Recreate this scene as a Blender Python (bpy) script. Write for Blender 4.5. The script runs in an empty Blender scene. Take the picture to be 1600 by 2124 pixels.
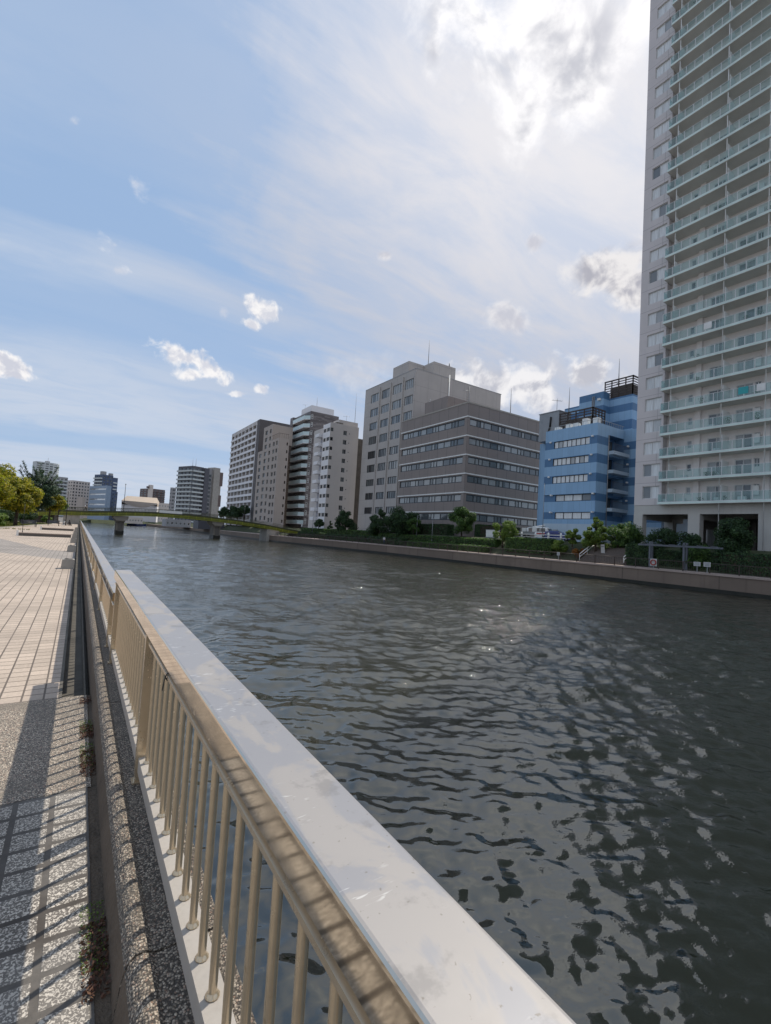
import bpy, bmesh, math, random
from mathutils import Vector, Matrix, noise as mnoise
random.seed(7)
R = math.radians
sc = bpy.context.scene
col = sc.collection

# ------------------------------------------------------------------ camera
FPX, CX, CY = 967.3, 800.0, 1062.0          # focal length and centre in pixels of the 1600x2124 photograph
EYE = Vector((0, 0, 1.65))
yaw, pit, rol = R(33.2), R(2.94), R(3.42)
FW = Vector((math.sin(yaw)*math.cos(pit), math.cos(yaw)*math.cos(pit), math.sin(pit)))
_r = Vector((math.cos(yaw), -math.sin(yaw), 0)); _u = _r.cross(FW)
RT = _r*math.cos(rol) + _u*math.sin(rol); UP = -_r*math.sin(rol) + _u*math.cos(rol)
def ray(x, y): return FW + RT*((x-CX)/FPX) - UP*((y-CY)/FPX)
def atX(x, y, X): d = ray(x, y); return EYE + d*(X/d.x)
def atY(x, y, Y): d = ray(x, y); return EYE + d*(Y/d.y)
def atZ(x, y, Z): d = ray(x, y); return EYE + d*((Z-EYE.z)/d.z)
def atD(x, y, D): return EYE + ray(x, y)*D
cam = bpy.data.cameras.new('camera'); co = bpy.data.objects.new('camera', cam); col.objects.link(co)
cam.sensor_fit = 'VERTICAL'; cam.sensor_height = 24.0; cam.lens = FPX/2124*24.0
cam.clip_start = 0.05; cam.clip_end = 6000
M = Matrix((RT, UP, -FW)).transposed().to_4x4(); M.translation = EYE
co.matrix_world = M
sc.camera = co

# ------------------------------------------------------------------ object helpers
def tag(o, label=None, cat=None, group=None, kind=None):
    if label: o['label'] = label
    if cat: o['category'] = cat
    if group: o['group'] = group
    if kind: o['kind'] = kind
    return o
def thing(name, loc, label, cat, group=None, rz=0.0):
    o = bpy.data.objects.new(name, None); o.empty_display_size = .3; col.objects.link(o)
    o.location = loc; o.rotation_euler = (0, 0, rz)
    return tag(o, label, cat, group)
def inst(name, me, parent=None, loc=(0,0,0), rz=0.0):
    o = bpy.data.objects.new(name, me); col.objects.link(o)
    if parent: o.parent = parent
    o.location = loc; o.rotation_euler = (0, 0, rz)
    return o
def copy_tree(o, parent=None):
    c = o.copy(); col.objects.link(c); c.parent = parent
    for ch in list(o.children): copy_tree(ch, c)
    return c

class MB:
    """collects faces, then becomes one mesh object"""
    def __init__(s): s.v = []; s.f = []; s.m = []; s.smooth = []
    def quad(s, a, b, c, d, m=0, sm=False):
        n = len(s.v); s.v += [tuple(a), tuple(b), tuple(c), tuple(d)]; s.f.append((n, n+1, n+2, n+3)); s.m.append(m); s.smooth.append(sm)
    def poly(s, pts, m=0):
        n = len(s.v); s.v += [tuple(p) for p in pts]; s.f.append(tuple(range(n, n+len(pts)))); s.m.append(m); s.smooth.append(False)
    def box(s, x0, x1, y0, y1, z0, z1, m=0):
        n = len(s.v)
        s.v += [(x0,y0,z0),(x1,y0,z0),(x1,y1,z0),(x0,y1,z0),(x0,y0,z1),(x1,y0,z1),(x1,y1,z1),(x0,y1,z1)]
        for f in ((0,3,2,1),(4,5,6,7),(0,1,5,4),(1,2,6,5),(2,3,7,6),(3,0,4,7)):
            s.f.append(tuple(n+i for i in f)); s.m.append(m); s.smooth.append(False)
    def tube(s, p0, p1, r0, r1=None, n=8, m=0, caps=True):
        r1 = r0 if r1 is None else r1
        p0 = Vector(p0); p1 = Vector(p1); d = (p1-p0).normalized()
        a = d.orthogonal().normalized(); b = d.cross(a); k = len(s.v)
        for p, r in ((p0, r0), (p1, r1)):
            for i in range(n):
                t = 2*math.pi*i/n; s.v.append(tuple(p + a*(r*math.cos(t)) + b*(r*math.sin(t))))
        for i in range(n):
            j = (i+1) % n; s.f.append((k+i, k+j, k+n+j, k+n+i)); s.m.append(m); s.smooth.append(True)
        if caps:
            s.f.append(tuple(k+n-1-i for i in range(n))); s.m.append(m); s.smooth.append(False)
            s.f.append(tuple(k+n+i for i in range(n))); s.m.append(m); s.smooth.append(False)
    def path(s, pts, rs, n=8, m=0):
        for i in range(len(pts)-1): s.tube(pts[i], pts[i+1], rs[i], rs[i+1], n, m)
    def lathe(s, prof, c=(0,0,0), n=12, m=0):
        k = len(s.v)
        for r, z in prof:
            for i in range(n):
                t = 2*math.pi*i/n; s.v.append((c[0]+r*math.cos(t), c[1]+r*math.sin(t), c[2]+z))
        for j in range(len(prof)-1):
            for i in range(n):
                i2 = (i+1) % n; s.f.append((k+j*n+i, k+j*n+i2, k+(j+1)*n+i2, k+(j+1)*n+i)); s.m.append(m); s.smooth.append(True)
    def extrude(s, prof, a, b, axis='y', m=0, caps=True, closed=True):
        """profile of (p,q) extruded along an axis: y -> (p,t,q)   x -> (t,p,q)"""
        k = len(s.v); n = len(prof)
        for t in (a, b):
            for p, q in prof: s.v.append((p, t, q) if axis == 'y' else (t, p, q))
        for i in range(n if closed else n-1):
            j = (i+1) % n; s.f.append((k+i, k+j, k+n+j, k+n+i)); s.m.append(m); s.smooth.append(False)
        if caps and closed:
            s.f.append(tuple(k+i for i in range(n))); s.m.append(m); s.smooth.append(False)
            s.f.append(tuple(k+n+i for i in range(n-1, -1, -1))); s.m.append(m); s.smooth.append(False)
    def mesh(s, name, mats):
        me = bpy.data.meshes.new(name); me.from_pydata(s.v, [], s.f)
        for mt in (mats if isinstance(mats, (list, tuple)) else [mats]): me.materials.append(mt)
        me.polygons.foreach_set('material_index', s.m); me.polygons.foreach_set('use_smooth', s.smooth)
        me.update(); return me
    def build(s, name, mats, parent=None, loc=(0,0,0), rz=0.0):
        return inst(name, s.mesh(name, mats), parent, loc, rz)

# ------------------------------------------------------------------ material helpers
class G:
    def __init__(s, tree): s.t = tree; s.n = tree.nodes; s.l = tree.links
    def new(s, typ, **kw):
        n = s.n.new(typ)
        for k, v in kw.items(): setattr(n, k, v)
        return n
    def put(s, node, name, v):
        i = node.inputs[name]
        if hasattr(v, 'is_output') or isinstance(v, bpy.types.NodeSocket): s.l.new(v, i)
        else:
            try: i.default_value = v
            except Exception: i.default_value = (v, v, v, 1) if i.type == 'RGBA' else (v, v, v)
    def math(s, op, a, b=None, c=None, clamp=False):
        n = s.new('ShaderNodeMath', operation=op, use_clamp=clamp); s.put(n, 0, a)
        if b is not None: s.put(n, 1, b)
        if c is not None: s.put(n, 2, c)
        return n.outputs[0]
    def vm(s, op, a, b=None, scale=None):
        n = s.new('ShaderNodeVectorMath', operation=op); s.put(n, 0, a)
        if b is not None: s.put(n, 1, b)
        if scale is not None: s.put(n, 'Scale', scale)
        return n.outputs['Value'] if op in ('DOT_PRODUCT', 'LENGTH', 'DISTANCE') else n.outputs[0]
    def mix(s, f, a, b, blend='MIX'):
        n = s.new('ShaderNodeMix', data_type='RGBA', blend_type=blend)
        s.put(n, 0, f)
        for i, v in ((6, a), (7, b)):
            if isinstance(v, bpy.types.NodeSocket): s.l.new(v, n.inputs[i])
            else: n.inputs[i].default_value = (v[0], v[1], v[2], 1)
        return n.outputs[2]
    def noise(s, vec, scale, detail=4, rough=.55, dist=0.0, out='Fac'):
        n = s.new('ShaderNodeTexNoise'); s.put(n, 'Vector', vec); s.put(n, 'Scale', scale); s.put(n, 'Detail', detail)
        s.put(n, 'Roughness', rough); s.put(n, 'Distortion', dist); return n.outputs[out]
    def smooth(s, v, a, b, lo=0.0, hi=1.0):
        n = s.new('ShaderNodeMapRange', interpolation_type='SMOOTHSTEP'); s.put(n, 0, v); s.put(n, 1, a); s.put(n, 2, b); s.put(n, 3, lo); s.put(n, 4, hi)
        return n.outputs[0]
    def ramp(s, f, stops, interp='LINEAR'):
        n = s.new('ShaderNodeValToRGB'); s.put(n, 0, f); cr = n.color_ramp; cr.interpolation = interp
        while len(cr.elements) < len(stops): cr.elements.new(.5)
        for e, (p, c) in zip(cr.elements, stops):
            e.position = p; e.color = (c[0], c[1], c[2], 1) if isinstance(c, (tuple, list)) else (c, c, c, 1)
        return n.outputs[0]
    def sep(s, v):
        n = s.new('ShaderNodeSeparateXYZ'); s.put(n, 0, v); return n.outputs
    def comb(s, x, y, z=0.0):
        n = s.new('ShaderNodeCombineXYZ'); s.put(n, 0, x); s.put(n, 1, y); s.put(n, 2, z); return n.outputs[0]
    def bump(s, h, strength=.3, dist=.02, normal=None):
        n = s.new('ShaderNodeBump'); s.put(n, 'Height', h); s.put(n, 'Strength', strength); s.put(n, 'Distance', dist)
        if normal is not None: s.put(n, 'Normal', normal)
        return n.outputs[0]

def newmat(name):
    m = bpy.data.materials.new(name); m.use_nodes = True
    g = G(m.node_tree); b = m.node_tree.nodes['Principled BSDF']
    g.b = b; g.obj = g.new('ShaderNodeTexCoord').outputs['Object']
    return m, g, b
def setp(g, b, **kw):
    names = {'base': 'Base Color', 'rough': 'Roughness', 'metal': 'Metallic', 'spec': 'Specular IOR Level', 'normal': 'Normal', 'coat': 'Coat Weight'}
    for k, v in kw.items():
        if k == 'base' and isinstance(v, tuple): v = (v[0], v[1], v[2], 1)
        g.put(b, names[k], v)

def mat(name, base, rough=.65, metal=0.0, var=.22, scale=1.2, fine=18.0, bump=.12, streak=0.0, spec=.4):
    """plain weathered surface: two sizes of blotches, fine grain, optional rain streaks running down"""
    m, g, b = newmat(name)
    n1 = g.noise(g.obj, scale, 5); n2 = g.noise(g.obj, fine, 3)
    f = g.math('MULTIPLY_ADD', n1, .7, g.math('MULTIPLY', n2, .3))
    c = g.ramp(f, [(.3, tuple(x*(1-var) for x in base)), (.5, base), (.72, tuple(min(1, x*(1+var*.6)) for x in base))])
    if streak > 0:
        o = g.sep(g.obj); sv = g.comb(g.math('ADD', o[0], o[1]), g.math('MULTIPLY', o[2], .05), 0)
        st = g.smooth(g.noise(sv, 1.6, 6, .7), .5, .75)
        c = g.mix(g.math('MULTIPLY', st, streak), c, tuple(x*.45 for x in base))
    setp(g, b, base=c, rough=g.math('MULTIPLY_ADD', n2, .2, rough-.1), metal=metal, spec=spec)
    if bump: setp(g, b, normal=g.bump(n2, bump, .02))
    return m

def panel(name, base, pw, ph, joint, jw=.03, var=.08, rough=.6, streak=.25, z0=0.0, u0=0.0, tint=None, blot=.3):
    """cladding panels on axis-aligned walls: joints every pw x ph metres"""
    m, g, b = newmat(name)
    o = g.sep(g.obj); v = g.comb(g.math('ADD', g.math('ADD', o[0], o[1]), u0), g.math('SUBTRACT', o[2], z0), 0)
    br = g.new('ShaderNodeTexBrick', offset=0.0, squash=1.0)
    g.put(br, 'Vector', v); g.put(br, 'Scale', 1.0); g.put(br, 'Brick Width', pw); g.put(br, 'Row Height', ph); g.put(br, 'Mortar Size', jw); g.put(br, 'Mortar Smooth', .2)
    t2 = tint or tuple(x*(1-var) for x in base)
    g.put(br, 'Color1', (*base, 1)); g.put(br, 'Color2', (*t2, 1)); g.put(br, 'Mortar', (*joint, 1))
    n1 = g.noise(g.obj, .35, 6, .6); c = g.mix(g.smooth(n1, .3, .75, 0, blot), br.outputs['Color'], tuple(x*.72 for x in base))
    if streak:
        sv = g.comb(g.math('ADD', o[0], o[1]), g.math('MULTIPLY', o[2], .04), 0)
        st = g.smooth(g.noise(sv, 1.1, 7, .72), .5, .78); c = g.mix(g.math('MULTIPLY', st, streak), c, tuple(x*.5 for x in base))
    setp(g, b, base=c, rough=rough, normal=g.bump(br.outputs['Fac'], -.5, .02))
    return m

def glass(name, dark=(.02,.025,.03), pale=(.25,.26,.26), share=.5, rough=.06, tint=(.55,.62,.65)):
    """window pane: dark room, blind or curtain behind it, changing from pane to pane"""
    m, g, b = newmat(name)
    geo = g.new('ShaderNodeNewGeometry').outputs['Random Per Island']; rnd = g.new('ShaderNodeObjectInfo').outputs['Random']
    f = g.math('FRACT', g.math('ADD', geo, g.math('MULTIPLY', rnd, 7.31)))
    o = g.sep(g.obj)
    fold = g.noise(g.comb(g.math('MULTIPLY', g.math('ADD', o[0], o[1]), 6.0), g.math('MULTIPLY', o[2], .3), rnd), 2.0, 3)
    pc = g.mix(g.smooth(fold, .35, .65, 0, .45), pale, tuple(x*.55 for x in pale))
    c = g.mix(g.smooth(f, share-.12, share+.12), pc, dark)
    setp(g, b, base=c, rough=rough, spec=.7, coat=.5)
    g.put(b, 'Coat Roughness', .03)
    wob = g.noise(g.obj, .9, 1); setp(g, b, normal=g.bump(wob, .03, .05))
    return m

def leafmat(name, cols, trans=.35, rough=.55):
    m, g, b = newmat(name)
    rnd = g.new('ShaderNodeNewGeometry').outputs['Random Per Island']
    big = g.noise(g.obj, .9, 3)
    f = g.math('ADD', g.math('MULTIPLY', rnd, .6), g.math('MULTIPLY', g.math('SUBTRACT', big, .3), .9))
    c = g.ramp(f, [(.15, cols[0]), (.5, cols[1]), (.9, cols[2])])
    setp(g, b, base=c, rough=rough, spec=.35)
    tr = g.new('ShaderNodeBsdfTranslucent'); g.put(tr, 'Color', g.mix(.5, c, (.5*cols[2][0]+.05, cols[2][1], cols[2][2]*.5)))
    mx = g.new('ShaderNodeMixShader'); g.put(mx, 0, trans); g.l.new(b.outputs[0], mx.inputs[1]); g.l.new(tr.outputs[0], mx.inputs[2])
    g.l.new(mx.outputs[0], m.node_tree.nodes['Material Output'].inputs[0])
    return m
EXPO, SKYB, SKYS, WAVE, SLOPE = 0.0, 1.0, 0.083, 0.028, 0.27
# ------------------------------------------------------------------ render and light
SUN_AZ, SUN_EL = R(65), R(58)
SUN = Vector((math.sin(SUN_AZ)*math.cos(SUN_EL), math.cos(SUN_AZ)*math.cos(SUN_EL), math.sin(SUN_EL)))
sc.view_settings.view_transform = 'Standard'; sc.view_settings.look = 'None'
sc.view_settings.exposure = EXPO; sc.view_settings.gamma = 1.0
sl = bpy.data.lights.new('sun', 'SUN'); sl.energy = 4.4; sl.angle = R(.55); sl.color = (1.0, .93, .82)
so = bpy.data.objects.new('sun', sl); col.objects.link(so); so.location = SUN*60
so.rotation_euler = (-SUN).to_track_quat('-Z', 'Y').to_euler()

w = bpy.data.worlds.new('World'); sc.world = w; w.use_nodes = True
g = G(w.node_tree); bg = w.node_tree.nodes['Background']
sky = g.new('ShaderNodeTexSky', sky_type='NISHITA', sun_disc=False, sun_elevation=SUN_EL, sun_rotation=SUN_AZ, altitude=10, air_density=1.0, dust_density=1.3, ozone_density=1.2)
d = g.new('ShaderNodeTexCoord').outputs['Generated']
def ldir(x, y): return ray(x, y).normalized()
# high veil: long streaks running across the view, thick towards the sun
ds = g.sep(d)
zz = g.math('ADD', g.math('MAXIMUM', ds[2], 0.0), .12)
px, py = g.math('DIVIDE', ds[0], zz), g.math('DIVIDE', ds[1], zz)
pv = g.comb(px, py)
warp = g.noise(pv, .8, 3); warp2 = g.noise(g.comb(g.math('MULTIPLY', px, .55), g.math('MULTIPLY', py, 2.6)), 2.3, 7, .62)
yy = g.math('ADD', g.math('ADD', py, g.math('MULTIPLY', px, .12)), g.math('ADD', g.math('MULTIPLY', g.math('SUBTRACT', warp, .5), .35), g.math('MULTIPLY', g.math('SUBTRACT', warp2, .5), .30)))
band = g.ramp(g.math('MULTIPLY', yy, .2), [(0.0, .30), (.10, .22), (.17, .24), (.225, .30), (.262, .06), (.30, .06), (.335, .66), (.375, .16), (.43, .14), (.48, .62), (.60, .80), (.70, .70), (.74, .22), (.80, .28), (.84, .72), (1.0, .85)])
veil_c = ldir(1290, 330)
vd = g.vm('DOT_PRODUCT', d, tuple(veil_c))
vn = g.noise(d, 4.0, 7, .6, .5)
va = g.math('ADD', vd, g.math('MULTIPLY', g.math('ADD', g.math('MULTIPLY', g.math('SUBTRACT', vn, .5), .26), g.math('MULTIPLY', g.math('SUBTRACT', warp2, .5), .42)), 1.0))
veil = g.smooth(va, .70, .97)
fine = g.noise(g.comb(g.math('MULTIPLY', px, .9), g.math('MULTIPLY', py, 2.2)), 2.2, 8, .62, .6)
vmask = g.math('MAXIMUM', g.math('MULTIPLY', band, g.smooth(fine, .2, .62, .55, 1.1)), g.math('MULTIPLY', veil, g.smooth(fine, .3, .66, .60, 1.0)), clamp=True)
low = g.smooth(ds[2], .0, .16, .75, 0.0)
vmask = g.math('MAXIMUM', vmask, low)
glow = g.smooth(g.vm('DOT_PRODUCT', d, tuple(SUN)), .72, 1.0)
blue = g.mix(1.0, g.mix(.72, sky.outputs[0], (4.5, 6.7, 10.2)), (SKYB, SKYB, SKYB), 'MULTIPLY')
vcol = g.mix(g.smooth(vd, .55, .95), (7.2, 8.0, 9.4), (6.8, 7.05, 8.0))
vcol = g.mix(g.math('MULTIPLY', glow, .6), vcol, (13, 12.6, 12.6))
skyc = g.mix(vmask, blue, vcol)
# cumulus: each cloud has a place in the sky; noise tears its outline, a sample nearer the sun shades it
def blob(x, y, rx, ry, rot=0.0, soft=1.0):
    c = ldir(x, y); e1 = (RT - c*RT.dot(c)).normalized(); e2 = c.cross(e1)*-1
    if e2.dot(UP) < 0: e2 = -e2
    k = c.dot(FW)/FPX
    ca, sa = math.cos(R(rot)), math.sin(R(rot))
    a1 = (e1*ca + e2*sa)/(rx*k); a2 = (-e1*sa + e2*ca)/(ry*k)
    u = g.vm('DOT_PRODUCT', d, tuple(a1)); v = g.vm('DOT_PRODUCT', d, tuple(a2))
    return g.math('SUBTRACT', soft, g.vm('LENGTH', g.comb(u, v, 0)))
def union(bl):
    m = bl[0]
    for b_ in bl[1:]: m = g.math('SMOOTH_MAX', m, b_, .25)
    return m
_nz = {}
def cumulus(base, m, scale, tear, thr, soft, lit, shade, opac=1.0, LO=-.15):
    if scale not in _nz:                    # one torn-edge field per cloud size, and a second sample shifted towards the sun
        _nz[scale] = (g.noise(d, scale, 7, .54 if scale > 9 else .62, .3), g.noise(g.vm('ADD', d, tuple(SUN*(.30/scale))), scale, 4, .52, .3))
    n1, n2 = _nz[scale]
    dens = g.math('ADD', m, g.math('MULTIPLY', g.math('SUBTRACT', n1, .5), tear))
    a = g.math('MULTIPLY', g.smooth(dens, thr, thr+soft), opac)
    dens2 = g.math('ADD', m, g.math('MULTIPLY', g.math('SUBTRACT', n2, .5), tear))
    s = g.smooth(g.math('ADD', g.math('MULTIPLY', g.math('SUBTRACT', n1, n2), 2.2), g.math('MULTIPLY', g.math('SUBTRACT', .9, dens2), .5)), LO, LO+.7)
    return g.mix(a, base, g.mix(s, shade, lit))
W1, W2 = (11.5, 11.3, 11.3), (8.2, 8.4, 9.3)
skyc = cumulus(skyc, union([blob(372, 735, 62, 30, -25), blob(430, 762, 62, 26, -28), blob(395, 775, 34, 20)]), 34, 2.0, .08, .58, W1, W2)
skyc = cumulus(skyc, union([blob(543, 642, 40, 30, -20), blob(520, 672, 26, 14, -20)]), 34, 2.0, .08, .58, W1, W2)
skyc = cumulus(skyc, union([blob(20, 762, 58, 30, -22), blob(-50, 750, 60, 35)]), 34, 1.8, .08, .42, W1, (7.6, 7.8, 8.8))
skyc = cumulus(skyc, union([blob(543, 808, 17, 14), blob(492, 818, 22, 9)]), 34, 2.0, .10, .55, W1, W2, .85)
skyc = cumulus(skyc, union([blob(228, 503, 34, 26, -20), blob(243, 560, 26, 14), blob(280, 380, 34, 30, -40), blob(467, 655, 16, 34, 25), blob(158, 256, 16, 12)]), 34, 3.0, .30, .95, W1, W2, .55)
skyc = cumulus(skyc, union([blob(1050, 660, 58, 38, -15), blob(1105, 505, 30, 26, 30), blob(800, 530, 24, 14)]), 20, 1.9, .06, .6, (10.2, 10, 10.2), (7.2, 7.2, 8.0), .8)
skyc = cumulus(skyc, union([blob(1255, 560, 110, 52, 10), blob(1330, 590, 90, 60)]), 20, 1.7, -.02, .6, (10.5, 10.2, 10.2), (5.4, 5.4, 6.1), .97)
skyc = cumulus(skyc, union([blob(750, 775, 110, 55, 10), blob(690, 770, 40, 30)]), 20, 1.5, .0, 1.1, (9.6, 9.6, 9.9), (7.8, 7.9, 8.6), .6)
skyc = cumulus(skyc, union([blob(1010, 800, 80, 46, -25), blob(1090, 800, 90, 60), blob(1220, 770, 70, 40), blob(940, 790, 60, 40)]), 20, 1.9, .0, .55, (11.2, 11.0, 11.1), (6.4, 6.5, 7.3), .92, -.3)
skyc = cumulus(skyc, union([blob(985, 60, 150, 110, -30), blob(1130, 30, 190, 150), blob(1200, 120, 160, 110, 30), blob(1090, 240, 60, 80, 20), blob(1210, 200, 90, 60, 40), blob(1330, 30, 70, 90), blob(900, 110, 50, 60)]), 8.5, 2.6, -.02, .85, (13.0, 12.8, 12.9), (7.2, 7.3, 8.0), .97, -.42)
# the sky behind the camera, seen only in reflections and as light: broken bright cloud
bk = g.smooth(g.vm('DOT_PRODUCT', d, tuple(-FW)), -.1, .5)
bn = g.noise(d, 2.6, 7, .6, .3)
skyc = g.mix(g.math('MULTIPLY', bk, g.smooth(bn, .42, .62, .1, .8)), skyc, (9.4, 9.4, 9.8))
w.node_tree.links.new(skyc, bg.inputs[0]); bg.inputs[1].default_value = SKYS

# ------------------------------------------------------------------ materials
def paving(name, size, c1, c2, joint, jw, rough=.7, speck=None, u0=0.0, v0=0.0):
    m, g, b = newmat(name)
    o = g.sep(g.obj); v = g.comb(g.math('ADD', o[0], u0), g.math('ADD', o[1], v0), 0)
    br = g.new('ShaderNodeTexBrick', offset=0.0, squash=1.0)
    g.put(br, 'Vector', v); g.put(br, 'Scale', 1.0); g.put(br, 'Brick Width', size[0]); g.put(br, 'Row Height', size[1]); g.put(br, 'Mortar Size', jw); g.put(br, 'Mortar Smooth', .1)
    g.put(br, 'Color1', (*c1, 1)); g.put(br, 'Color2', (*c2, 1)); g.put(br, 'Mortar', (*joint, 1))
    c = br.outputs['Color']; h = g.math('SUBTRACT', 1.0, br.outputs['Fac'])
    if speck:
        n = g.noise(g.obj, speck[0], 2, .5, .9); s = g.smooth(n, .45, .48)
        chip = g.mix(s, speck[1], speck[2])
        c = g.mix(br.outputs['Fac'], g.mix(.35, chip, g.mix(1, c, chip, 'MULTIPLY')), joint)
        h = g.math('ADD', h, g.math('MULTIPLY', s, .08))
    d1 = g.noise(g.obj, .45, 6, .6); d2 = g.noise(g.obj, 40, 3)
    c = g.mix(g.smooth(d1, .42, .70, 0, .55), c, tuple(x*.5 for x in c1)); c = g.mix(g.smooth(g.noise(g.vm('ADD', g.obj, (7, 3, 0)), 2.6, 5, .65), .60, .72, 0, .4), c, tuple(x*.42 for x in c1))
    c = g.mix(1, c, g.ramp(d2, [(.2, .72), (.7, 1.0)]), 'MULTIPLY')
    setp(g, b, base=c, rough=rough, normal=g.bump(g.math('ADD', h, g.math('MULTIPLY', d2, .12)), .6, .006))
    return m
def aggregate(name, tone, dark, scale=95):
    """exposed pebbles set in mortar"""
    m, g, b = newmat(name)
    vo = g.new('ShaderNodeTexVoronoi'); g.put(vo, 'Vector', g.obj); g.put(vo, 'Scale', scale); g.put(vo, 'Randomness', 1.0)
    cr = g.sep(vo.outputs['Color'])
    c = g.ramp(cr[0], [(0, tuple(x*.30 for x in tone)), (.35, tuple(x*.62 for x in tone)), (.7, tone), (1, tuple(min(.8, x*1.65) for x in tone))])
    c = g.mix(g.smooth(cr[1], .75, 1.0, 0, .5), c, (tone[0]*.9, tone[1]*.55, tone[2]*.45))
    c = g.mix(g.smooth(vo.outputs['Distance'], .42, .62), c, dark)
    n = g.noise(g.obj, 1.3, 6, .62); c = g.mix(g.smooth(n, .45, .7, 0, .7), c, tuple(x*.35 for x in tone))
    setp(g, b, base=c, rough=.75, normal=g.bump(g.math('SUBTRACT', 1.0, vo.outputs['Distance']), .9, .006))
    return m
def steel(name, base, rough, scratch=.25, grime=.3, metal=1.0):
    m, g, b = newmat(name)
    n1 = g.noise(g.obj, 3.0, 6, .65); n2 = g.noise(g.obj, 60, 4); n3 = g.noise(g.vm('MULTIPLY', g.obj, (9, .5, 9)), 8, 4)
    c = g.mix(g.smooth(n1, .48, .72, 0, grime), base, tuple(x*.45 for x in base))
    c = g.mix(g.smooth(n2, .62, .75, 0, grime), c, (base[0]*.5, base[1]*.42, base[2]*.3))
    r = g.math('ADD', g.math('MULTIPLY_ADD', n3, min(.16, rough*.3), rough*.85), g.smooth(n1, .5, .75, 0, .12))
    dots = g.smooth(g.noise(g.obj, 22, 2), .68, .74, 0, .25)
    setp(g, b, base=c, metal=metal, rough=g.math('ADD', r, dots), normal=g.bump(g.math('ADD', g.noise(g.obj, 2.2, 2), g.math('MULTIPLY', n2, .02)), scratch, .004))
    return m
M_ = {}
def cap_steel():
    """weathered flat cap: dull metal with dried water patches, specks of dirt and clusters of fine scratches"""
    m, g, b = newmat('weathered_cap_steel')
    n1 = g.noise(g.vm('MULTIPLY', g.obj, (1, .6, 1)), 5.5, 5, .6, .6); n2 = g.noise(g.obj, 70, 3); n4 = g.noise(g.obj, 1.2, 3)
    c = g.mix(g.smooth(n1, .50, .56, 0, .6), (.255, .255, .27), (.325, .30, .275))
    c = g.mix(g.smooth(g.noise(g.obj, 9, 5, .65), .57, .68, 0, .5), c, (.16, .155, .155))
    c = g.mix(g.smooth(n2, .67, .72, 0, .6), c, (.14, .12, .10))
    sv = g.vm('MULTIPLY', g.obj, (26, 150, 26)); scr = g.smooth(g.noise(sv, 1.0, 2), .62, .70); where = g.smooth(g.noise(g.obj, 7.0, 3), .51, .62)
    sm = g.math('MULTIPLY', scr, where); c = g.mix(g.math('MULTIPLY', sm, .5), c, (.75, .75, .74))
    r = g.math('SUBTRACT', g.math('ADD', g.math('MULTIPLY_ADD', n4, .12, .36), g.smooth(n1, .5, .6, 0, .10)), g.math('MULTIPLY', sm, .15))
    setp(g, b, base=c, metal=.12, rough=r, spec=.35, normal=g.bump(g.math('ADD', g.noise(g.obj, 2.2, 2), g.math('ADD', g.math('MULTIPLY', sm, .06), g.math('MULTIPLY', n2, .02))), .05, .004))
    return m
M_['cap'] = cap_steel()
M_['steel'] = steel('polished_steel', (.74, .64, .51), .06, .03, .12)
M_['rail'] = steel('satin_steel', (.60, .49, .345), .22, .2, .55, .65)
M_['sill'] = mat('pale_painted_channel', (.40, .365, .325), .5, 0, .15, 2.5, 60, .05)
M_['kerb'] = aggregate('pebble_kerb', (.36, .305, .24), (.07, .058, .047), 130)
M_['kerbd'] = mat('dirty_shaded_kerb_face', (.115, .085, .06), .9, 0, .45, 3, 30, .6, .4)  # brown dirt plus the shade on this face, both put into the colour
M_['agg'] = aggregate('pebble_paving', (.44, .375, .30), (.11, .095, .08), 120)
M_['terrazzo'] = paving('terrazzo_tile', (.172, .163), (.72, .69, .64), (.36, .34, .32), (.05, .038, .028), .014, .65, (100, (.70, .64, .56), (.15, .13, .11)), 0, .02)
M_['brick'] = paving('beige_paver', (.163, .163), (.53, .435, .355), (.42, .345, .28), (.12, .095, .075), .008, .75, None, -.023, 0)
M_['brick_b'] = paving('greyer_paving', (.163, .163), (.34, .30, .27), (.30, .27, .24), (.10, .085, .075), .007, .75, None, -.023, 0)
M_['gutter'] = mat('damp_gutter_concrete', (.10, .09, .075), .85, 0, .5, 2.0, 14, .4)
M_['soil'] = mat('dirt', (.11, .085, .062), .95, 0, .5, 6, 60, .8)
M_['conc'] = mat('concrete', (.34, .32, .29), .8, 0, .25, .8, 16, .25, .5)
M_['concd'] = mat('dark_concrete', (.13, .12, .11), .85, 0, .3, .8, 16, .25, .4)
M_['quay_'] = mat('quay_concrete', (.30, .26, .22), .85, 0, .35, .6, 9, .4, .7)
M_['tide'] = mat('wet_algae', (.018, .018, .013), .5, 0, .5, 1.2, 9, .5)
M_['pave_far'] = mat('far_promenade', (.36, .285, .245), .8, 0, .25, .5, 8, .1)
M_['earth'] = mat('planted_earth', (.05, .06, .03), .95, 0, .5, .5, 6, .6)
M_['ground'] = mat('city_ground', (.16, .15, .14), .9, 0, .3, .02, 1, .1)
M_['white'] = mat('white_paint', (.72, .72, .70), .5, 0, .12, 1, 20, .05)
M_['wframe'] = mat('white_window_frame', (.62, .63, .63), .45, 0, .08, 1, 20, .0)
M_['dframe'] = mat('dark_window_frame', (.035, .04, .045), .4, 0, .2, 1, 20, .0)
M_['gframe'] = mat('grey_window_frame', (.20, .21, .22), .4, 0, .2, 1, 20, .0)
M_['black'] = mat('black_metal', (.02, .02, .022), .5, 0, .3, 1, 20, .05)
M_['brown'] = mat('brown_metal', (.055, .04, .033), .55, 0, .3, 1, 20, .05)
M_['greym'] = mat('grey_metal', (.28, .29, .30), .45, .3, .15, 1, 20, .05)
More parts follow.
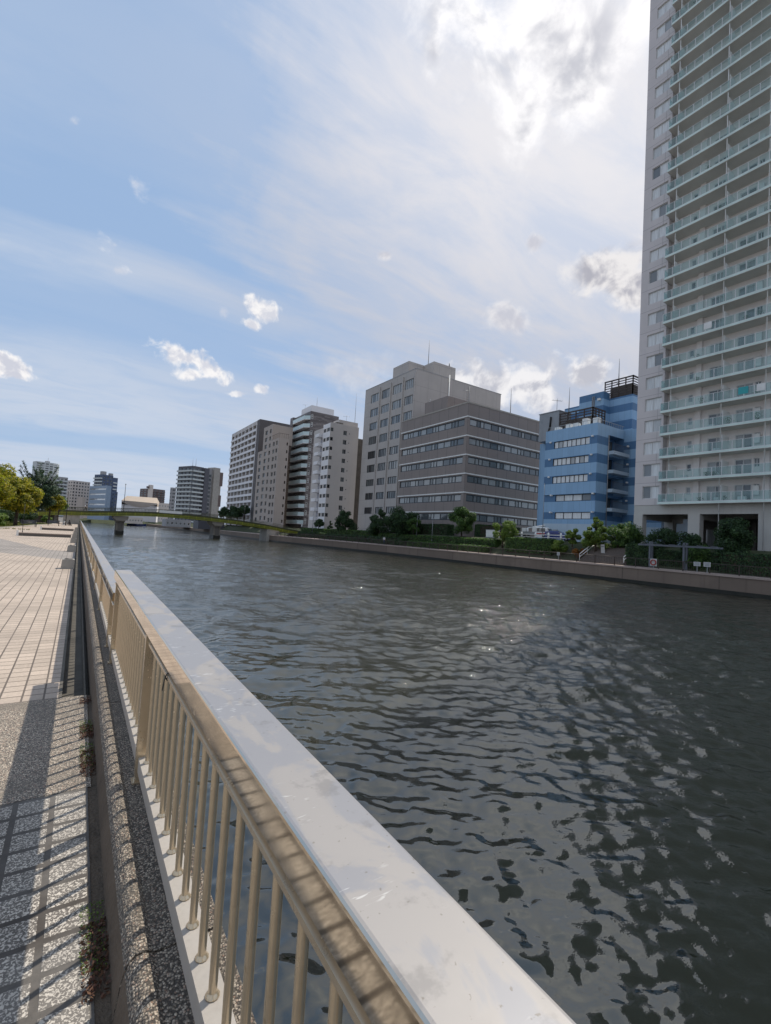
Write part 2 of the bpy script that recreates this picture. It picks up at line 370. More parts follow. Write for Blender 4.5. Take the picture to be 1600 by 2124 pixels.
M_['greypaint'] = mat('grey_paint', (.11, .12, .14), .5, 0, .2, 1, 20, .05)
M_['bark'] = mat('bark', (.06, .045, .033), .9, 0, .4, 3, 20, .8)
M_['glass'] = glass('window_glass', (.035,.04,.045), (.30,.31,.31), .45)
M_['glassw'] = glass('curtained_window_glass', (.14,.15,.155), (.74,.75,.74), .86)
M_['glassd'] = glass('dark_window_glass', (.012, .015, .018), (.10, .11, .11), .6)
M_['glassb'] = glass('blind_reflection_glass', (.09, .10, .105), (.32, .33, .325), .62)  # pale blinds and sky reflection together, put into the pane colour
M_['leaf'] = leafmat('green_leaves', [(.018, .042, .012), (.055, .115, .03), (.15, .25, .055)])
M_['leafd'] = leafmat('dark_leaves', [(.010, .025, .012), (.030, .068, .026), (.085, .15, .05)], .3)
M_['leafy'] = leafmat('yellow_green_leaves', [(.035, .05, .008), (.21, .205, .016), (.58, .44, .035)], .4)
M_['leafl'] = leafmat('light_leaves', [(.035, .07, .014), (.12, .19, .035), (.26, .33, .07)], .4)
M_['leafp'] = leafmat('pine_leaves', [(.010, .030, .018), (.030, .065, .035), (.07, .13, .06)], .25)
M_['leafr'] = leafmat('rusty_leaves', [(.10, .03, .008), (.25, .09, .012), (.30, .18, .03)], .3)
M_['dead'] = leafmat('dry_leaves', [(.05, .025, .018), (.11, .05, .035), (.16, .09, .05)], .1, .8)
M_['grass'] = leafmat('grass_blades', [(.05, .06, .012), (.13, .14, .03), (.24, .22, .06)], .3)
M_['skin'] = mat('skin', (.45, .28, .20), .6, 0, .05, 5, 50, 0)
M_['tyre'] = mat('rubber', (.02, .02, .02), .8, 0, .2, 4, 40, .1)
M_['bluepaint'] = mat('blue_car_paint', (.012, .030, .16), .25, .2, .05, 2, 40, 0, 0, .6)
M_['red'] = mat('red_paint', (.40, .05, .04), .5, 0, .1, 2, 40, 0)

# ------------------------------------------------------------------ water
m, g, b = newmat('canal_water')
o = g.sep(g.obj)
wv = g.comb(g.math('MULTIPLY_ADD', o[0], .84, g.math('MULTIPLY', o[1], -.55)), g.math('MULTIPLY_ADD', o[0], .80, g.math('MULTIPLY', o[1], 1.2)), 0)
rip = g.noise(wv, 5.5, 4, .6, .2); fine_ = g.noise(wv, 17.0, 2, .5, .2); chop = g.noise(wv, 2.6, 3, .6, .2)
gust = g.smooth(g.noise(g.obj, .05, 3), .30, .65, .5, 1.0)
calm = g.smooth(o[0], 2.0, 14.0, .03, 1.0)
far = g.smooth(g.vm('LENGTH', g.obj), 10.0, 30.0, 0.0, 1.0)
h = g.math('ADD', g.math('MULTIPLY', g.math('MULTIPLY', g.math('ADD', rip, g.math('MULTIPLY', fine_, .5)), gust), calm), g.math('MULTIPLY', g.math('MULTIPLY', chop, far), 2.6))
setp(g, b, base=(.021, .0205, .011), rough=.03, spec=.5, normal=g.bump(h, 1.0, WAVE))
g.put(b, 'IOR', 2.05); g.put(b, 'Specular Tint', (.95, 1.0, .97, 1))
M_['water'] = m
# ------------------------------------------------------------------ the setting
def struct(name, mb, mats): return tag(mb.build(name, mats), kind='structure')
QP = [(-160, 52.0), (74, 52.0), (128, 48.0), (150, 48.2), (215, 51.5), (462, 50.5)]
def qx(y):
    for (a, xa), (b, xb) in zip(QP, QP[1:]):
        if a <= y <= b: return xa + (xb-xa)*(y-a)/(b-a)
    return QP[-1][1]
ZW = -1.95
def water_mesh():
    """the canal surface as real waves: a fan of rings that widen away from the promenade, lifted by many small wave trains"""
    import numpy as np
    rs = np.random.RandomState(4)
    r = [1.0]
    while r[-1] < 640: r.append(r[-1]*1.0052+.004)
    r = np.array(r); th = np.radians(np.linspace(-1.0, 181.0, 700))
    rr_, tt = np.meshgrid(r, th, indexing='ij'); X = rr_*np.sin(tt); Y = rr_*np.cos(tt)
    step = np.maximum(rr_*.0052, rr_*(th[1]-th[0])*.6); h = np.zeros_like(X)
    calm_ = np.clip((X-1.0)/9.0, .55, 1.0)
    mod = .75+.35*np.sin(X*.13+Y*.05)*np.sin(Y*.09-X*.04+1.0)+.25*np.sin(X*.37-Y*.21+2)*np.sin(Y*.29+.5)
    N = 120
    for i in range(N):
        lam = .11*(36.0**(i/(N-1)))*rs.uniform(.9, 1.1); k = 2*np.pi/lam
        a = R(33.0)+rs.normal(0, .5)+(0 if i % 3 else np.pi*.5)
        slope = SLOPE*np.sqrt(2.0/N)*(1.3 if .18 < lam < .9 else .75)*np.interp(rr_, [0, 25, 90], [1, .95, .45])
        fade = np.clip(lam/(2.4*step)-1.0, 0, 1)
        short = calm_ if lam < 1.2 else np.clip((rr_-4)/16, .2, 1.15)
        ph = k*(X*np.sin(a)+Y*np.cos(a))+rs.uniform(0, 6.28)
        ph += .9*np.sin(k*.23*(X*np.cos(a+.4)-Y*np.sin(a+.4))+rs.uniform(0, 6.28))
        s_ = np.sin(ph); h += (slope/k)*fade*short*mod*(s_+.22*np.cos(2*ph))
    n, m = X.shape
    V = np.stack([X, Y, ZW+h], -1).reshape(-1, 3)
    i, j = np.meshgrid(np.arange(n-1), np.arange(m-1), indexing='ij'); q = (i*m+j).ravel()
    F = np.stack([q, q+m, q+m+1, q+1], -1)
    c = V[F].mean(1); F = F[(c[:,0] > .15) & (c[:,0] < 62) & (c[:,1] < 469)]
    used = np.unique(F); mp = np.full(len(V), -1); mp[used] = np.arange(len(used)); V = V[used]; F = mp[F]
    me = bpy.data.meshes.new('canal_water'); me.vertices.add(len(V)); me.vertices.foreach_set('co', V.ravel().astype('f4'))
    me.loops.add(F.size); me.loops.foreach_set('vertex_index', F.ravel().astype('i4')); me.polygons.add(len(F))
    me.polygons.foreach_set('loop_start', np.arange(0, F.size, 4, dtype='i4')); me.polygons.foreach_set('use_smooth', np.ones(len(F), dtype=bool))
    me.update(calc_edges=True); me.validate(); me.materials.append(M_['water']); return me
tag(inst('canal_water', water_mesh()), kind='structure')
mb = MB()
mb.quad((-3500,-3000,-.3), (.18,-3000,-.3), (.18,470,-.3), (-3500,470,-.3))
mb.quad((60,-3000,2.44), (3500,-3000,2.44), (3500,470,2.44), (60,470,2.44))
mb.quad((-3500,470,-.3), (3500,470,-.3), (3500,5000,-.3), (-3500,5000,-.3))
struct('ground', mb, M_['ground'])
mb = MB(); mb.quad((.18,462,ZW-.5), (60,462,ZW-.5), (60,470,1.6), (.18,470,1.6)); struct('river_bend_bank', mb, M_['earth'])
mb = MB(); mb.quad((-14,-6,0), (.172,-6,0), (.172,3.42,0), (-14,3.42,0)); struct('terrazzo_tile_path', mb, M_['terrazzo'])
mb = MB(); mb.quad((-14,3.42,.002), (.19,3.42,.002), (.19,5.2,.002), (-14,5.2,.002)); struct('pebble_path', mb, M_['agg'])
# brick promenade with a darker, greyer band crossing it in a slant
mb = MB()
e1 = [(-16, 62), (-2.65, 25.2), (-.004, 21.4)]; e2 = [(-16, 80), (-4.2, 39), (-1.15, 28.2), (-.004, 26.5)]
mb.poly([(-.004,5.2,0), (-.004,21.4,0), (-2.65,25.2,0), (-16,62,0), (-16,5.2,0)])
mb.poly([(-.004,26.5,0), (-.004,165,0), (-16,165,0), (-16,80,0), (-4.2,39,0), (-1.15,28.2,0)])
struct('brick_promenade', mb, M_['brick'])
mb = MB(); mb.poly([(-.004,21.4,0), (-.004,26.5,0), (-1.15,28.2,0), (-4.2,39,0), (-16,80,0), (-16,62,0), (-2.65,25.2,0)]); struct('greyer_paving_band', mb, M_['brick_b'])
mb = MB()
mb.box(-.03, -.004, 5.2, 165, -.125, .004); mb.quad((-.03,5.2,-.12), (.24,5.2,-.12), (.24,165,-.12), (-.03,165,-.12)); mb.quad((-.03,5.2,-.12), (.24,5.2,-.12), (.24,5.2,.001), (-.03,5.2,.001))
mb.box(.17, .185, 5.2, 165, -.12, -.02)
struct('drain_channel', mb, M_['gutter'])
mb = MB(); mb.quad((.16,-6,-.004), (.24,-6,-.004), (.24,3.42,-.004), (.16,3.42,-.004)); mb.quad((.17,3.42,-.004),(.24,3.42,-.004),(.24,5.2,-.004),(.17,5.2,-.004)); struct('soil_strip', mb, M_['soil'])
# far bank: promenade, planted slope, terrace edge
mb = MB(); ys = [-160, -40, 0, 20, 40, 60, 74, 90, 110, 128, 150, 180, 215, 300, 462]
for a, b_ in zip(ys, ys[1:]): mb.quad((qx(a)-.0, a, -.16), (57, a, -.16), (57, b_, -.16), (qx(b_), b_, -.16))
struct('far_promenade', mb, M_['pave_far'])
mb = MB()
for a, b_ in zip(ys, ys[1:]):
    mb.quad((56, a, -.15), (60.02, a, 2.45), (60.02, b_, 2.45), (56, b_, -.15)); 
struct('planted_slope', mb, M_['earth'])

# ------------------------------------------------------------------ near canal wall with its pebble kerb
kw = thing('canal_wall', (0, 0, 0), 'long near canal wall with rounded pebble-dashed kerb under the steel railings', 'canal wall')
prof = [(.215,-.4), (.222,.0), (.236,.10), (.245,.142), (.258,.168), (.276,.183), (.298,.186), (.318,.179), (.332,.169), (.56,.172), (.565,.16), (.565,-2.4), (.215,-2.4)]
mb = MB(); y = -6.0
rr = random.Random(3)
while y < 166:
    L = 2.6 if y < 40 else 12.6
    mb.extrude(prof, y+.006, min(y+L, 166)-.006, 'y', 0); y += L
mb.box(.25, .555, -6, 166, -2.3, .130)
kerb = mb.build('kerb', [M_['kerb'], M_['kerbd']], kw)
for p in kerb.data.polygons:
    if p.normal.x < -.8 and p.center.z < .15: p.material_index = 1  # left-facing sides take the colour darkened for dirt and shade

# ------------------------------------------------------------------ steel railings
X0, X1 = .374, .532
def cap_profile(zt):
    c, t = .010, .092; p = []
    for cx_, cz_, a0 in ((X1-c, zt-c, 0), (X0+c, zt-c, 90)):
        for k in range(4):
            a = R(a0+30*k); p.append((cx_+c*math.cos(a), cz_+c*math.sin(a)))
    return p + [(X0, zt-t), (X0+.014, zt-t), (X0+.014, zt-t+.006), (X1-.014, zt-t+.006), (X1-.014, zt-t), (X1, zt-t)]
def cap_mesh(parent, zt, y0, y1, m_top, m_side):
    p = cap_profile(zt); mb = MB(); mb.extrude(p, y0, y1, 'y', 0)
    me = mb.mesh('cap', [m_top, m_side])
    for f in me.polygons:
        n = f.normal
        f.material_index = 0 if abs(n.z) > .8 and f.center.z > zt-.02 else 1
    return inst('cap', me, parent)
def baluster_mesh(z0, z1):
    mb = MB(); mb.tube((0,0,z0), (0,0,z1), .0125, n=12, caps=False)
    mb.lathe([(.0125,.0), (.021,.001), (.021,.004), (.014,.010), (.0125,.014)], (0,0,z0), 12)
    return mb.mesh('baluster', M_['rail'])
def post_mesh(z0, z1):
    mb = MB(); mb.box(X0+.002, X0+.088, -.022, .022, z0, z1)
    mb.box(X0-.012, X0+.10, -.036, .036, z0, z0+.008)
    me = mb.mesh('post', M_['rail']); return me
def railing(name, label, zt, y0, y1, posts, joints, pitch=.138, yb0=None):
    t = thing(name, (0, 0, 0), label, 'railing', 'steel railings along the near canal wall')
    for a, b_ in zip([y0]+joints, joints+[y1]): cap_mesh(t, zt, a+.0015, b_-.0015, M_['cap'], M_['steel'])
    mb = MB(); mb.extrude([(X0+.012, zt-.150), (X0+.03, zt-.158), (X0+.072, zt-.158), (X0+.09, zt-.150), (X0+.09, zt-.135), (X0+.072, zt-.127), (X0+.03, zt-.127), (X0+.012, zt-.135)], y0, y1, 'y')
    mb.build('middle_rail', M_['rail'], t)
    mb = MB(); mb.box(X0+.014, X0+.088, y0, y1, .232, .31); mb.build('bottom_rail', M_['sill'], t)
    mb = MB(); mb.box(X0+.012, X0+.078, -.02, .02, zt-.13, zt-.08); cb = mb.mesh('cap_bracket', M_['steel'])
    for yp in posts: inst('cap_bracket', cb, t, (0, yp, 0))
    pm = post_mesh(.172, zt-.10)
    for yp in posts[:100]: inst('post', pm, t, (0, yp, 0))
    bm_ = baluster_mesh(.31, zt-.155); ys_ = []
    y = yb0 if yb0 is not None else y0+.05
    while y < y1-.03:
        if min(abs(y-p) for p in posts) > .05: ys_.append(y)
        y += pitch
    for y in ys_[:100]: inst('baluster', bm_, t, (X0+.05, y, 0))
    if len(ys_) > 100:
        mb = MB()
        for y in ys_[100:]: mb.tube((X0+.05, y, .31), (X0+.05, y, zt-.155), .0125, n=5, caps=False)
        tag(mb.build('distant_balusters', M_['rail'], t), kind='stuff')
    return t
railing('steel_railing', 'nearest higher steel railing with broad pale flat cap, end post and round balusters', 1.10, -3.0, 5.95, [-2.2, .4, 3.02, 5.62], [3.13], yb0=1.262-.138*30)
railing('steel_railing', 'lower steel railing running on from the end of the high one to the bridge', .85, 5.93, 160, [6.35+2.6*k for k in range(59)], [11.5+5.2*k for k in range(27)], yb0=6.10)
# zip tie round the middle rail
mb = MB()
for k in range(10):
    a0, a1 = 2*math.pi*k/10, 2*math.pi*(k+1)/10
    mb.tube((X0+.05+.045*math.cos(a0), 2.31, .957+.024*math.sin(a0)), (X0+.05+.045*math.cos(a1), 2.31, .957+.024*math.sin(a1)), .003, n=5)
mb.tube((X0+.004, 2.31, .95), (X0-.004, 2.30, .90), .0025, n=5)
tag(mb.build('cable_tie', M_['black']), 'black cable tie looped round the middle rail of the nearest railing', 'cable tie')

# concrete seat blocks along the drain
def block(y, label):
    s = .0
    t = thing('concrete_block', (-.165, y, 0), label, 'concrete block', 'concrete blocks along the promenade edge')
    mb = MB(); mb.extrude([(-.2,0), (-.175,.29), (-.16,.30), (.135,.30), (.15,.29), (.165,0)], -.2, .2, 'y'); mb.build('block_body', M_['conc'], t)
    mb = MB(); mb.box(-.12, .10, -.15, .15, .298, .312); mb.box(-.1, -.02, -.12, .12, .312, .325); mb.build('rough_top', M_['concd'], t)
    return t
nm = ['nearest and largest concrete block at the promenade edge by the drain', 'second concrete block from the viewer beside the drain', 'third concrete block from the viewer beside the drain', 'fourth concrete block along the drain, small in the distance', 'fifth concrete block along the drain, just before the low wall', 'sixth concrete block along the drain, beyond the low wall', 'farthest clear concrete block along the drain before the bridge']
for y, l in zip([18.2, 27, 36.5, 45.5, 55, 65, 76], nm): block(y, l)

# moss and dry leaves in the soil strip
rr = random.Random(5)
def litter(n, mt, name, label, x0, x1, y0, y1, s0, s1, zt):
    mb = MB()
    for i in range(n):
        y = rr.uniform(y0, y1)
        if mnoise.noise((y*1.6+s0*90, 2.2, 1.0)) < -.05: continue
        x = rr.uniform(x0, x1); s = rr.uniform(s0, s1); z = rr.uniform(0, zt)
        a = Vector((rr.gauss(0,1), rr.gauss(0,1), rr.gauss(0,.5))).normalized(); b_ = a.orthogonal().normalized(); b_.rotate(Matrix.Rotation(rr.uniform(0,6.28), 3, a))
        c = Vector((x, y, z)); mb.quad(c-a*s, c+b_*s*.5, c+a*s, c-b_*s*.5)
    return tag(mb.build(name, mt), label, name.replace('_', ' '), kind='stuff')
litter(5200, M_['dead'], 'leaf_litter', 'brown dry leaves lying in the dirt strip beside the kerb', .135, .222, .2, 5.1, .004, .012, .02)
litter(5200, M_['leafl'], 'moss', 'green moss tufts growing between the tiles and the kerb', .13, .215, .2, 4.6, .002, .007, .014)

# low walls, poles, hut, bench on the promenade
def low_wall(y, x0, x1, label):
    t = thing('low_wall', ((x0+x1)/2, y, 0), label, 'low wall'); h = (x1-x0)/2
    mb = MB(); mb.box(-h, h, -.13, .13, 0, .20); mb.build('wall_core', M_['concd'], t)
    mb = MB(); mb.box(-h-.02, h+.02, -.16, .16, .20, .26); mb.build('coping', M_['pave_far'], t)  # sunlit top and shaded sides put in as pale and dark colours
    mb = MB(); mb.box(-h-.16, -h-.02, -.17, .17, 0, .42); mb.build('end_block', M_['white'], t)
low_wall(45.5, -3.75, -.42, 'long low wall with pale top crossing the promenade, the nearer one')
low_wall(67.5, -3.5, -.42, 'long low wall crossing the promenade farther off, towards the bridge')
def pole(name, x, y, z0, h, r, label, arm=0.0, mt='black', head=True, group=None):
    t = thing(name, (x, y, z0), label, name.replace('_', ' '), group)
    mb = MB(); mb.tube((0,0,0), (0,0,h), r*1.15, r*.7, 8); mb.tube((0,0,0), (0,0,.25), r*1.9, r*1.6, 8)
    if arm: mb.tube((0,0,h-.05), (arm,0,h+.12), r*.6, r*.5, 6)
    mb.build('pole', M_[mt], t)
    if head:
        mb = MB(); mb.lathe([(.02,.16), (.14,.12), (.17,.02), (.12,-.06), (.02,-.07)], (arm,0,h+(.08 if arm else .05)), 10); mb.build('lamp_head', M_['greym'], t)
    return t
pole('sign_pole', -4.15, 53, 0, 2.6, .018, 'thin pole standing behind the end of the nearer low wall', 0, 'black', False)
pole('street_lamp', -2.05, 108, 0, 6.3, .06, 'dark slim lamp standing on the promenade just before the bridge', .0)
# bench under the trees
def bench(x, y, rz, label):
    t = thing('park_bench', (x, y, 0), label, 'bench', 'park benches on the promenade', rz)
    for k in range(3):
        mb = MB(); mb.box(-.9, .9, -.2+.15*k, -.08+.15*k, .40, .44); mb.build('seat_slat', M_['greypaint'], t)
    for k in range(3):
        mb = MB(); mb.box(-.9, .9, .26+.02*k, .29+.02*k, .52+.14*k, .62+.14*k); mb.build('back_slat', M_['greypaint'], t)
    for sx in (-.75, .75):
        mb = MB(); mb.box(sx-.03, sx+.03, -.2, -.14, 0, .4); mb.box(sx-.03, sx+.03, .22, .28, 0, .95); mb.box(sx-.03, sx+.03, -.2, .28, .37, .40); mb.build('leg', M_['black'], t)
bench(-5.6, 80, R(20), 'grey slatted bench standing at the lawn edge under the yellow-green tree')
bench(-3.6, 99, R(8), 'dark slatted bench on the paving in front of the small grey hut')
hut = thing('park_hut', (-8.4, 142, 0), 'small grey hut with pale columns and white end wall beyond the trees', 'hut')
mb = MB(); mb.box(-4, 3.3, 0, 3, 0, 2.3); mb.build('wall', M_['conc'], hut)
mb = MB(); mb.box(-4.4, 4.1, -.8, 3.4, 2.3, 2.55); mb.build('roof', M_['concd'], hut)
for k in range(4):
    mb = MB(); mb.box(-3.6+1.9*k, -3.25+1.9*k, -.55, -.2, 0, 2.3); mb.build('column', M_['pave_far'], hut)
mb = MB(); mb.box(3.32, 4.05, -1.0, .6, 0, 2.25); mb.build('end_wall', M_['white'], hut)

# ------------------------------------------------------------------ bridge
M_['concp'] = mat('pier_concrete', (.22, .20, .175), .85, 0, .3, .5, 9, .2, .7)
br = thing('girder_bridge', (0, 136, 0), 'low arched olive green girder bridge on two concrete piers crossing the canal', 'bridge')
BP = [(-14, 3.1), (-8, 3.6), (-3.5, 4.1), (2.4, 4.3), (8, 4.72), (14, 5.05), (19, 5.2), (25, 5.15), (31, 4.9), (38, 4.55), (43, 4.1), (48, 3.6), (54, 2.8), (62, 2.0)]
M_['olive'] = mat('olive_green_paint', (.13, .14, .022), .5, 0, .3, .7, 9, .1, .5)
M_['lime'] = mat('lime_green_paint', (.30, .32, .03), .45, 0, .25, .7, 9, .1, .4)
M_['darkolive'] = mat('dark_olive_paint', (.055, .058, .028), .55, 0, .3, .7, 9, .1, .3)
def along(y0, y1, dz0, dz1):
    mb = MB()
    for (xa, za), (xb, zb) in zip(BP, BP[1:]):
        P = [(xa,y0,za+dz0), (xb,y0,zb+dz0), (xb,y1,zb+dz0), (xa,y1,za+dz0), (xa,y0,za+dz1), (xb,y0,zb+dz1), (xb,y1,zb+dz1), (xa,y1,za+dz1)]
        for f in ((0,3,2,1),(4,5,6,7),(0,1,5,4),(2,3,7,6)): mb.quad(*[P[i] for i in f])
    return mb
along(.3, 6.7, -1.05, -.85).build('deck', M_['concd'], br)
for y in (.0, 6.75):
    along(y, y+.25, -1.95, -1.12).build('girder', M_['olive'], br)
    mb = along(y-.06, y+.31, -1.50, -1.42)
    for (xa, za), (xb, zb) in zip(BP, BP[1:]):
        for k in range(3): f = k/3; x = xa+(xb-xa)*f; z = za+(zb-za)*f; mb.box(x-.05, x+.05, y-.07, y+.32, z-1.93, z-1.13)
    mb.build('web_stiffener', M_['lime'], br)
    along(y-.12, y+.37, -1.98, -1.90).build('flange', M_['lime'], br)
    along(y-.05, y+.3, -1.12, -.78).build('fascia', M_['darkolive'], br)
    rl = along(y+.02, y+.10, -.08, 0.0).build('parapet_rail', M_['darkolive'], br)
    mb = along(y+.04, y+.08, -.45, -.40)
    for (xa, za), (xb, zb) in zip(BP, BP[1:]):
        n = max(1, int((xb-xa)/.32))
        for k in range(n):
            f = k/n; x = xa+(xb-xa)*f; z = za+(zb-za)*f; mb.box(x-.004, x+.035, y+.03, y+.09, z-.8, z-.05)
    mb.build('balustrade', M_['darkolive'], rl)
for x, zc in ((8.9, 2.75), (33.0, 2.95)):
    mb = MB(); mb.box(x-.9, x+.9, 1.2, 5.8, -1.5, zc-1.5); mb.box(x-1.05, x+1.05, .8, 6.2, zc-1.55, zc-1.25)
    p = mb.build('pier', M_['concp'], br)
    mb = MB(); mb.extrude([(x-1.7, zc), (x-1.7, zc-.6), (x-.95, zc-1.27), (x+.95, zc-1.27), (x+1.7, zc-.6), (x+1.7, zc)], .2, 6.8, 'y'); mb.build('pier_cap', M_['concp'], p)
    mb = MB(); mb.box(x-.95, x+.95, 1.15, 5.85, -2.6, -1.0); mb.build('pier_foot', M_['tide'], p)
    mb = MB(); mb.box(x-.5, x+.5, 1.0, 1.2, -1.2, zc-1.5); mb.build('fender', M_['concd'], p)
mb = MB(); mb.box(-3.2, .16, .1, 6.9, -.3, 2.2); mb.build('abutment', M_['conc'], br)
mb = MB(); mb.box(47.2, 51, .1, 6.9, -2.3, 1.6); mb.build('abutment', M_['conc'], br)
mb = MB(); mb.box(17.6, 23.2, -.16, -.08, 4.25, 4.95); tag(mb.build('white_banner', M_['white']), 'white banner tied to the bridge railing above mid-canal', 'banner').location = (0, 136, 0)
pole('street_lamp', 9.4, 137.5, 3.9, 7.0, .075, 'tall dark lamp rising from the bridge above its left pier', .0)
pole('street_lamp', 40.5, 137.5, 3.6, 4.2, .06, 'short dark lamp on the right half of the bridge', .0)
for x, l in ((-2.0, 'low bridge post sign near the left end of the bridge'),):
    pass

# ------------------------------------------------------------------ far quay wall and its railing
qw = thing('quay_wall', (52, 20, 0), 'stained concrete quay wall along the opposite bank with dark tide line', 'quay wall')
def qpoly(dx0, dx1, z0, z1, mats):
    mb = MB()
    ys2 = [-160, -20, 10, 30, 50, 74, 90, 110, 128, 150, 180, 215, 300, 462]
    for a, b_ in zip(ys2, ys2[1:]):
        xa, xb = qx(a)-52, qx(b_)-52; ya, yb = a-20, b_-20
        P = [(xa+dx0,ya,z0), (xb+dx0,yb,z0), (xb+dx1,yb,z0), (xa+dx1,ya,z0), (xa+dx0,ya,z1), (xb+dx0,yb,z1), (xb+dx1,yb,z1), (xa+dx1,ya,z1)]
        for f in ((0,3,2,1),(4,5,6,7),(0,1,5,4),(2,3,7,6)): mb.quad(*[P[i] for i in f])
    return mb.build
M_['quayp'] = panel('quay_panels', (.22, .168, .132), 9.6, 4.0, (.05,.04,.035), .06, .35, .85, 1.0, -2.5, blot=.9)
qpoly(.0, 1.2, -1.62, -.30, None)('wall_face', M_['quayp'], qw)
qpoly(-.06, 1.2, -2.6, -1.58, None)('tide_band', M_['tide'], qw)
qpoly(-.10, .55, -.30, -.12, None)('kerb_stone', M_['pave_far'], qw)
def far_rail(ya, yb, label):
    t = thing('quay_railing', (52, ya, -.12), label, 'railing', 'dark railings on the opposite quay')
    pm = MB(); pm.box(-.05, .05, -.04, .04, 0, .98); pm = pm.mesh('post', M_['brown'])
    mb = MB(); mb2 = MB(); y = ya
    while y < yb-.1:
        x = qx(y)-52+.3; y2 = min(y+2.45, yb); x2 = qx(y2)-52+.3
        inst('post', pm, t, (x, y-ya, 0))
        mb.tube((x, y-ya, .96), (x2, y2-ya, .96), .035, n=6); mb.tube((x, y-ya, .14), (x2, y2-ya, .14), .022, n=5)
        for k in range(1, 12):
            f = k/12; mb2.box(x+(x2-x)*f-.009, x+(x2-x)*f+.009, y-ya+(y2-y)*f-.009, y-ya+(y2-y)*f+.009, .14, .95)
        y += 2.45
    mb.build('handrail', M_['brown'], t); mb2.build('bar_infill', M_['brown'], t)
far_rail(-6, 74.5, 'dark brown quay railing along the opposite bank, from the tower to the brown office')
far_rail(76, 132, 'dark brown quay railing on the opposite bank, stretch nearest the bridge')
# ------------------------------------------------------------------ buildings
_wc = {}
def win_mesh(w, h, nx, nz, t, fm, gm, splits=None):
    key = (round(w,2), round(h,2), nx, nz, t, fm.name, gm.name, tuple(splits or ()))
    if key in _wc: return _wc[key]
    mb = MB(); a, b_ = w/2, h/2; d0, d1 = -.05, .05
    mb.box(-a, a, d0, d1, b_-t, b_); mb.box(-a, a, d0, d1, -b_, -b_+t); mb.box(-a, -a+t, d0, d1, -b_+t, b_-t); mb.box(a-t, a, d0, d1, -b_+t, b_-t)
    xs = [-a] + ([-a+s for s in splits] if splits else [-a+w*k/nx for k in range(1, nx)]) + [a]
    for x in xs[1:-1]: mb.box(x-t*.5, x+t*.5, d0+.01, d1, -b_+t, b_-t)
    zs = [-b_+h*k/nz for k in range(nz+1)]
    for z in zs[1:-1]: mb.box(-a+t, a-t, d0+.012, d1, z-t*.4, z+t*.4)
    pb = MB()
    for xa, xb in zip(xs, xs[1:]):
        for za, zb in zip(zs, zs[1:]): pb.quad((xa,.03,za), (xb,.03,za), (xb,.03,zb), (xa,.03,zb))
    _wc[key] = (mb.mesh('window', fm), pb.mesh('pane', gm)); return _wc[key]

class Bld:
    def __init__(s, name, x, y, zb, label, cat='building', rz=0.0, group=None):
        s.root = thing(name, (x, y, zb), label, cat, group, rz); s.zb = zb
    def P(s, face, u, z, o, w=0.0):
        return (u, w-o, z-s.zb) if face == 'R' else (w-o, u, z-s.zb)
    def box(s, mb, x0, x1, y0, y1, z0, z1, m=0): mb.box(x0, x1, y0, y1, z0-s.zb, z1-s.zb, m)
    def facade(s, mb, face, u0, u1, z0, z1, ops=(), depth=.18, w=0.0, m=0, mrev=None, mfn=None, zcuts=()):
        us = sorted({u0, u1, *[a for o in ops for a in o[:2] if u0 < a < u1]})
        zs = sorted({z0, z1, *[a for o in ops for a in o[2:4] if z0 < a < z1], *[z for z in zcuts if z0 < z < z1]})
        for ua, ub in zip(us, us[1:]):
            for za, zb_ in zip(zs, zs[1:]):
                uc, zc = (ua+ub)/2, (za+zb_)/2
                if any(o[0] < uc < o[1] and o[2] < zc < o[3] for o in ops): continue
                mm = mfn(zc) if mfn else m
                mb.quad(*[s.P(face, u, z, 0, w) for u, z in ((ua,za), (ub,za), (ub,zb_), (ua,zb_))], mm)
        for a, b_, c, d_ in [o[:4] for o in ops]:
            mr = m if mrev is None else mrev
            if mfn and mrev is None: mr = mfn((c+d_)/2)
            for (p, q) in (((a,c),(b_,c)), ((b_,c),(b_,d_)), ((b_,d_),(a,d_)), ((a,d_),(a,c))):
                mb.quad(s.P(face,p[0],p[1],0,w), s.P(face,q[0],q[1],0,w), s.P(face,q[0],q[1],-depth,w), s.P(face,p[0],p[1],-depth,w), mr)
    def window(s, face, op, nx=1, nz=1, t=.07, fm='dframe', gm='glass', depth=.18, w=0.0, name='window', splits=None, parent=None):
        a, b_, c, d_ = op[:4]
        if face == 'L' and splits: splits = [(b_-a)-x for x in reversed(splits)]
        fme, pme = win_mesh(b_-a, d_-c, nx, nz, t, M_[fm], M_[gm], splits)
        p = s.P(face, (a+b_)/2, (c+d_)/2, -depth+.04, w)
        o = inst(name, fme, parent or s.root, p, 0 if face == 'R' else -math.pi/2)
        inst('pane', pme, o); return o
    def mast(s, x, y, z0, z1, r=.06, name='roof_mast'):
        mb = MB(); mb.tube((x, y, z0-s.zb), (x, y, z1-s.zb), r*1.3, r*.5, 6); mb.box(x-.25, x+.25, y-.25, y+.25, z0-s.zb-.02, z0-s.zb+.15); return mb.build(name, M_['greym'], s.root)
    def aerial(s, x, y, z0, h):
        mb = MB(); z0 -= s.zb; mb.tube((x,y,z0), (x,y,z0+h), .04, n=5); mb.tube((x-.9,y+.4,z0+h*.85), (x+.9,y-.4,z0+h*.85), .03, n=5)
        for k in range(5): xx = x-.8+.4*k; mb.tube((xx-.1,y+.35-.18*k-.3,z0+h*.85), (xx+.1,y+.35-.18*k+.3,z0+h*.85), .02, n=4)
        return mb.build('aerial', M_['greym'], s.root)
TZ = 2.44

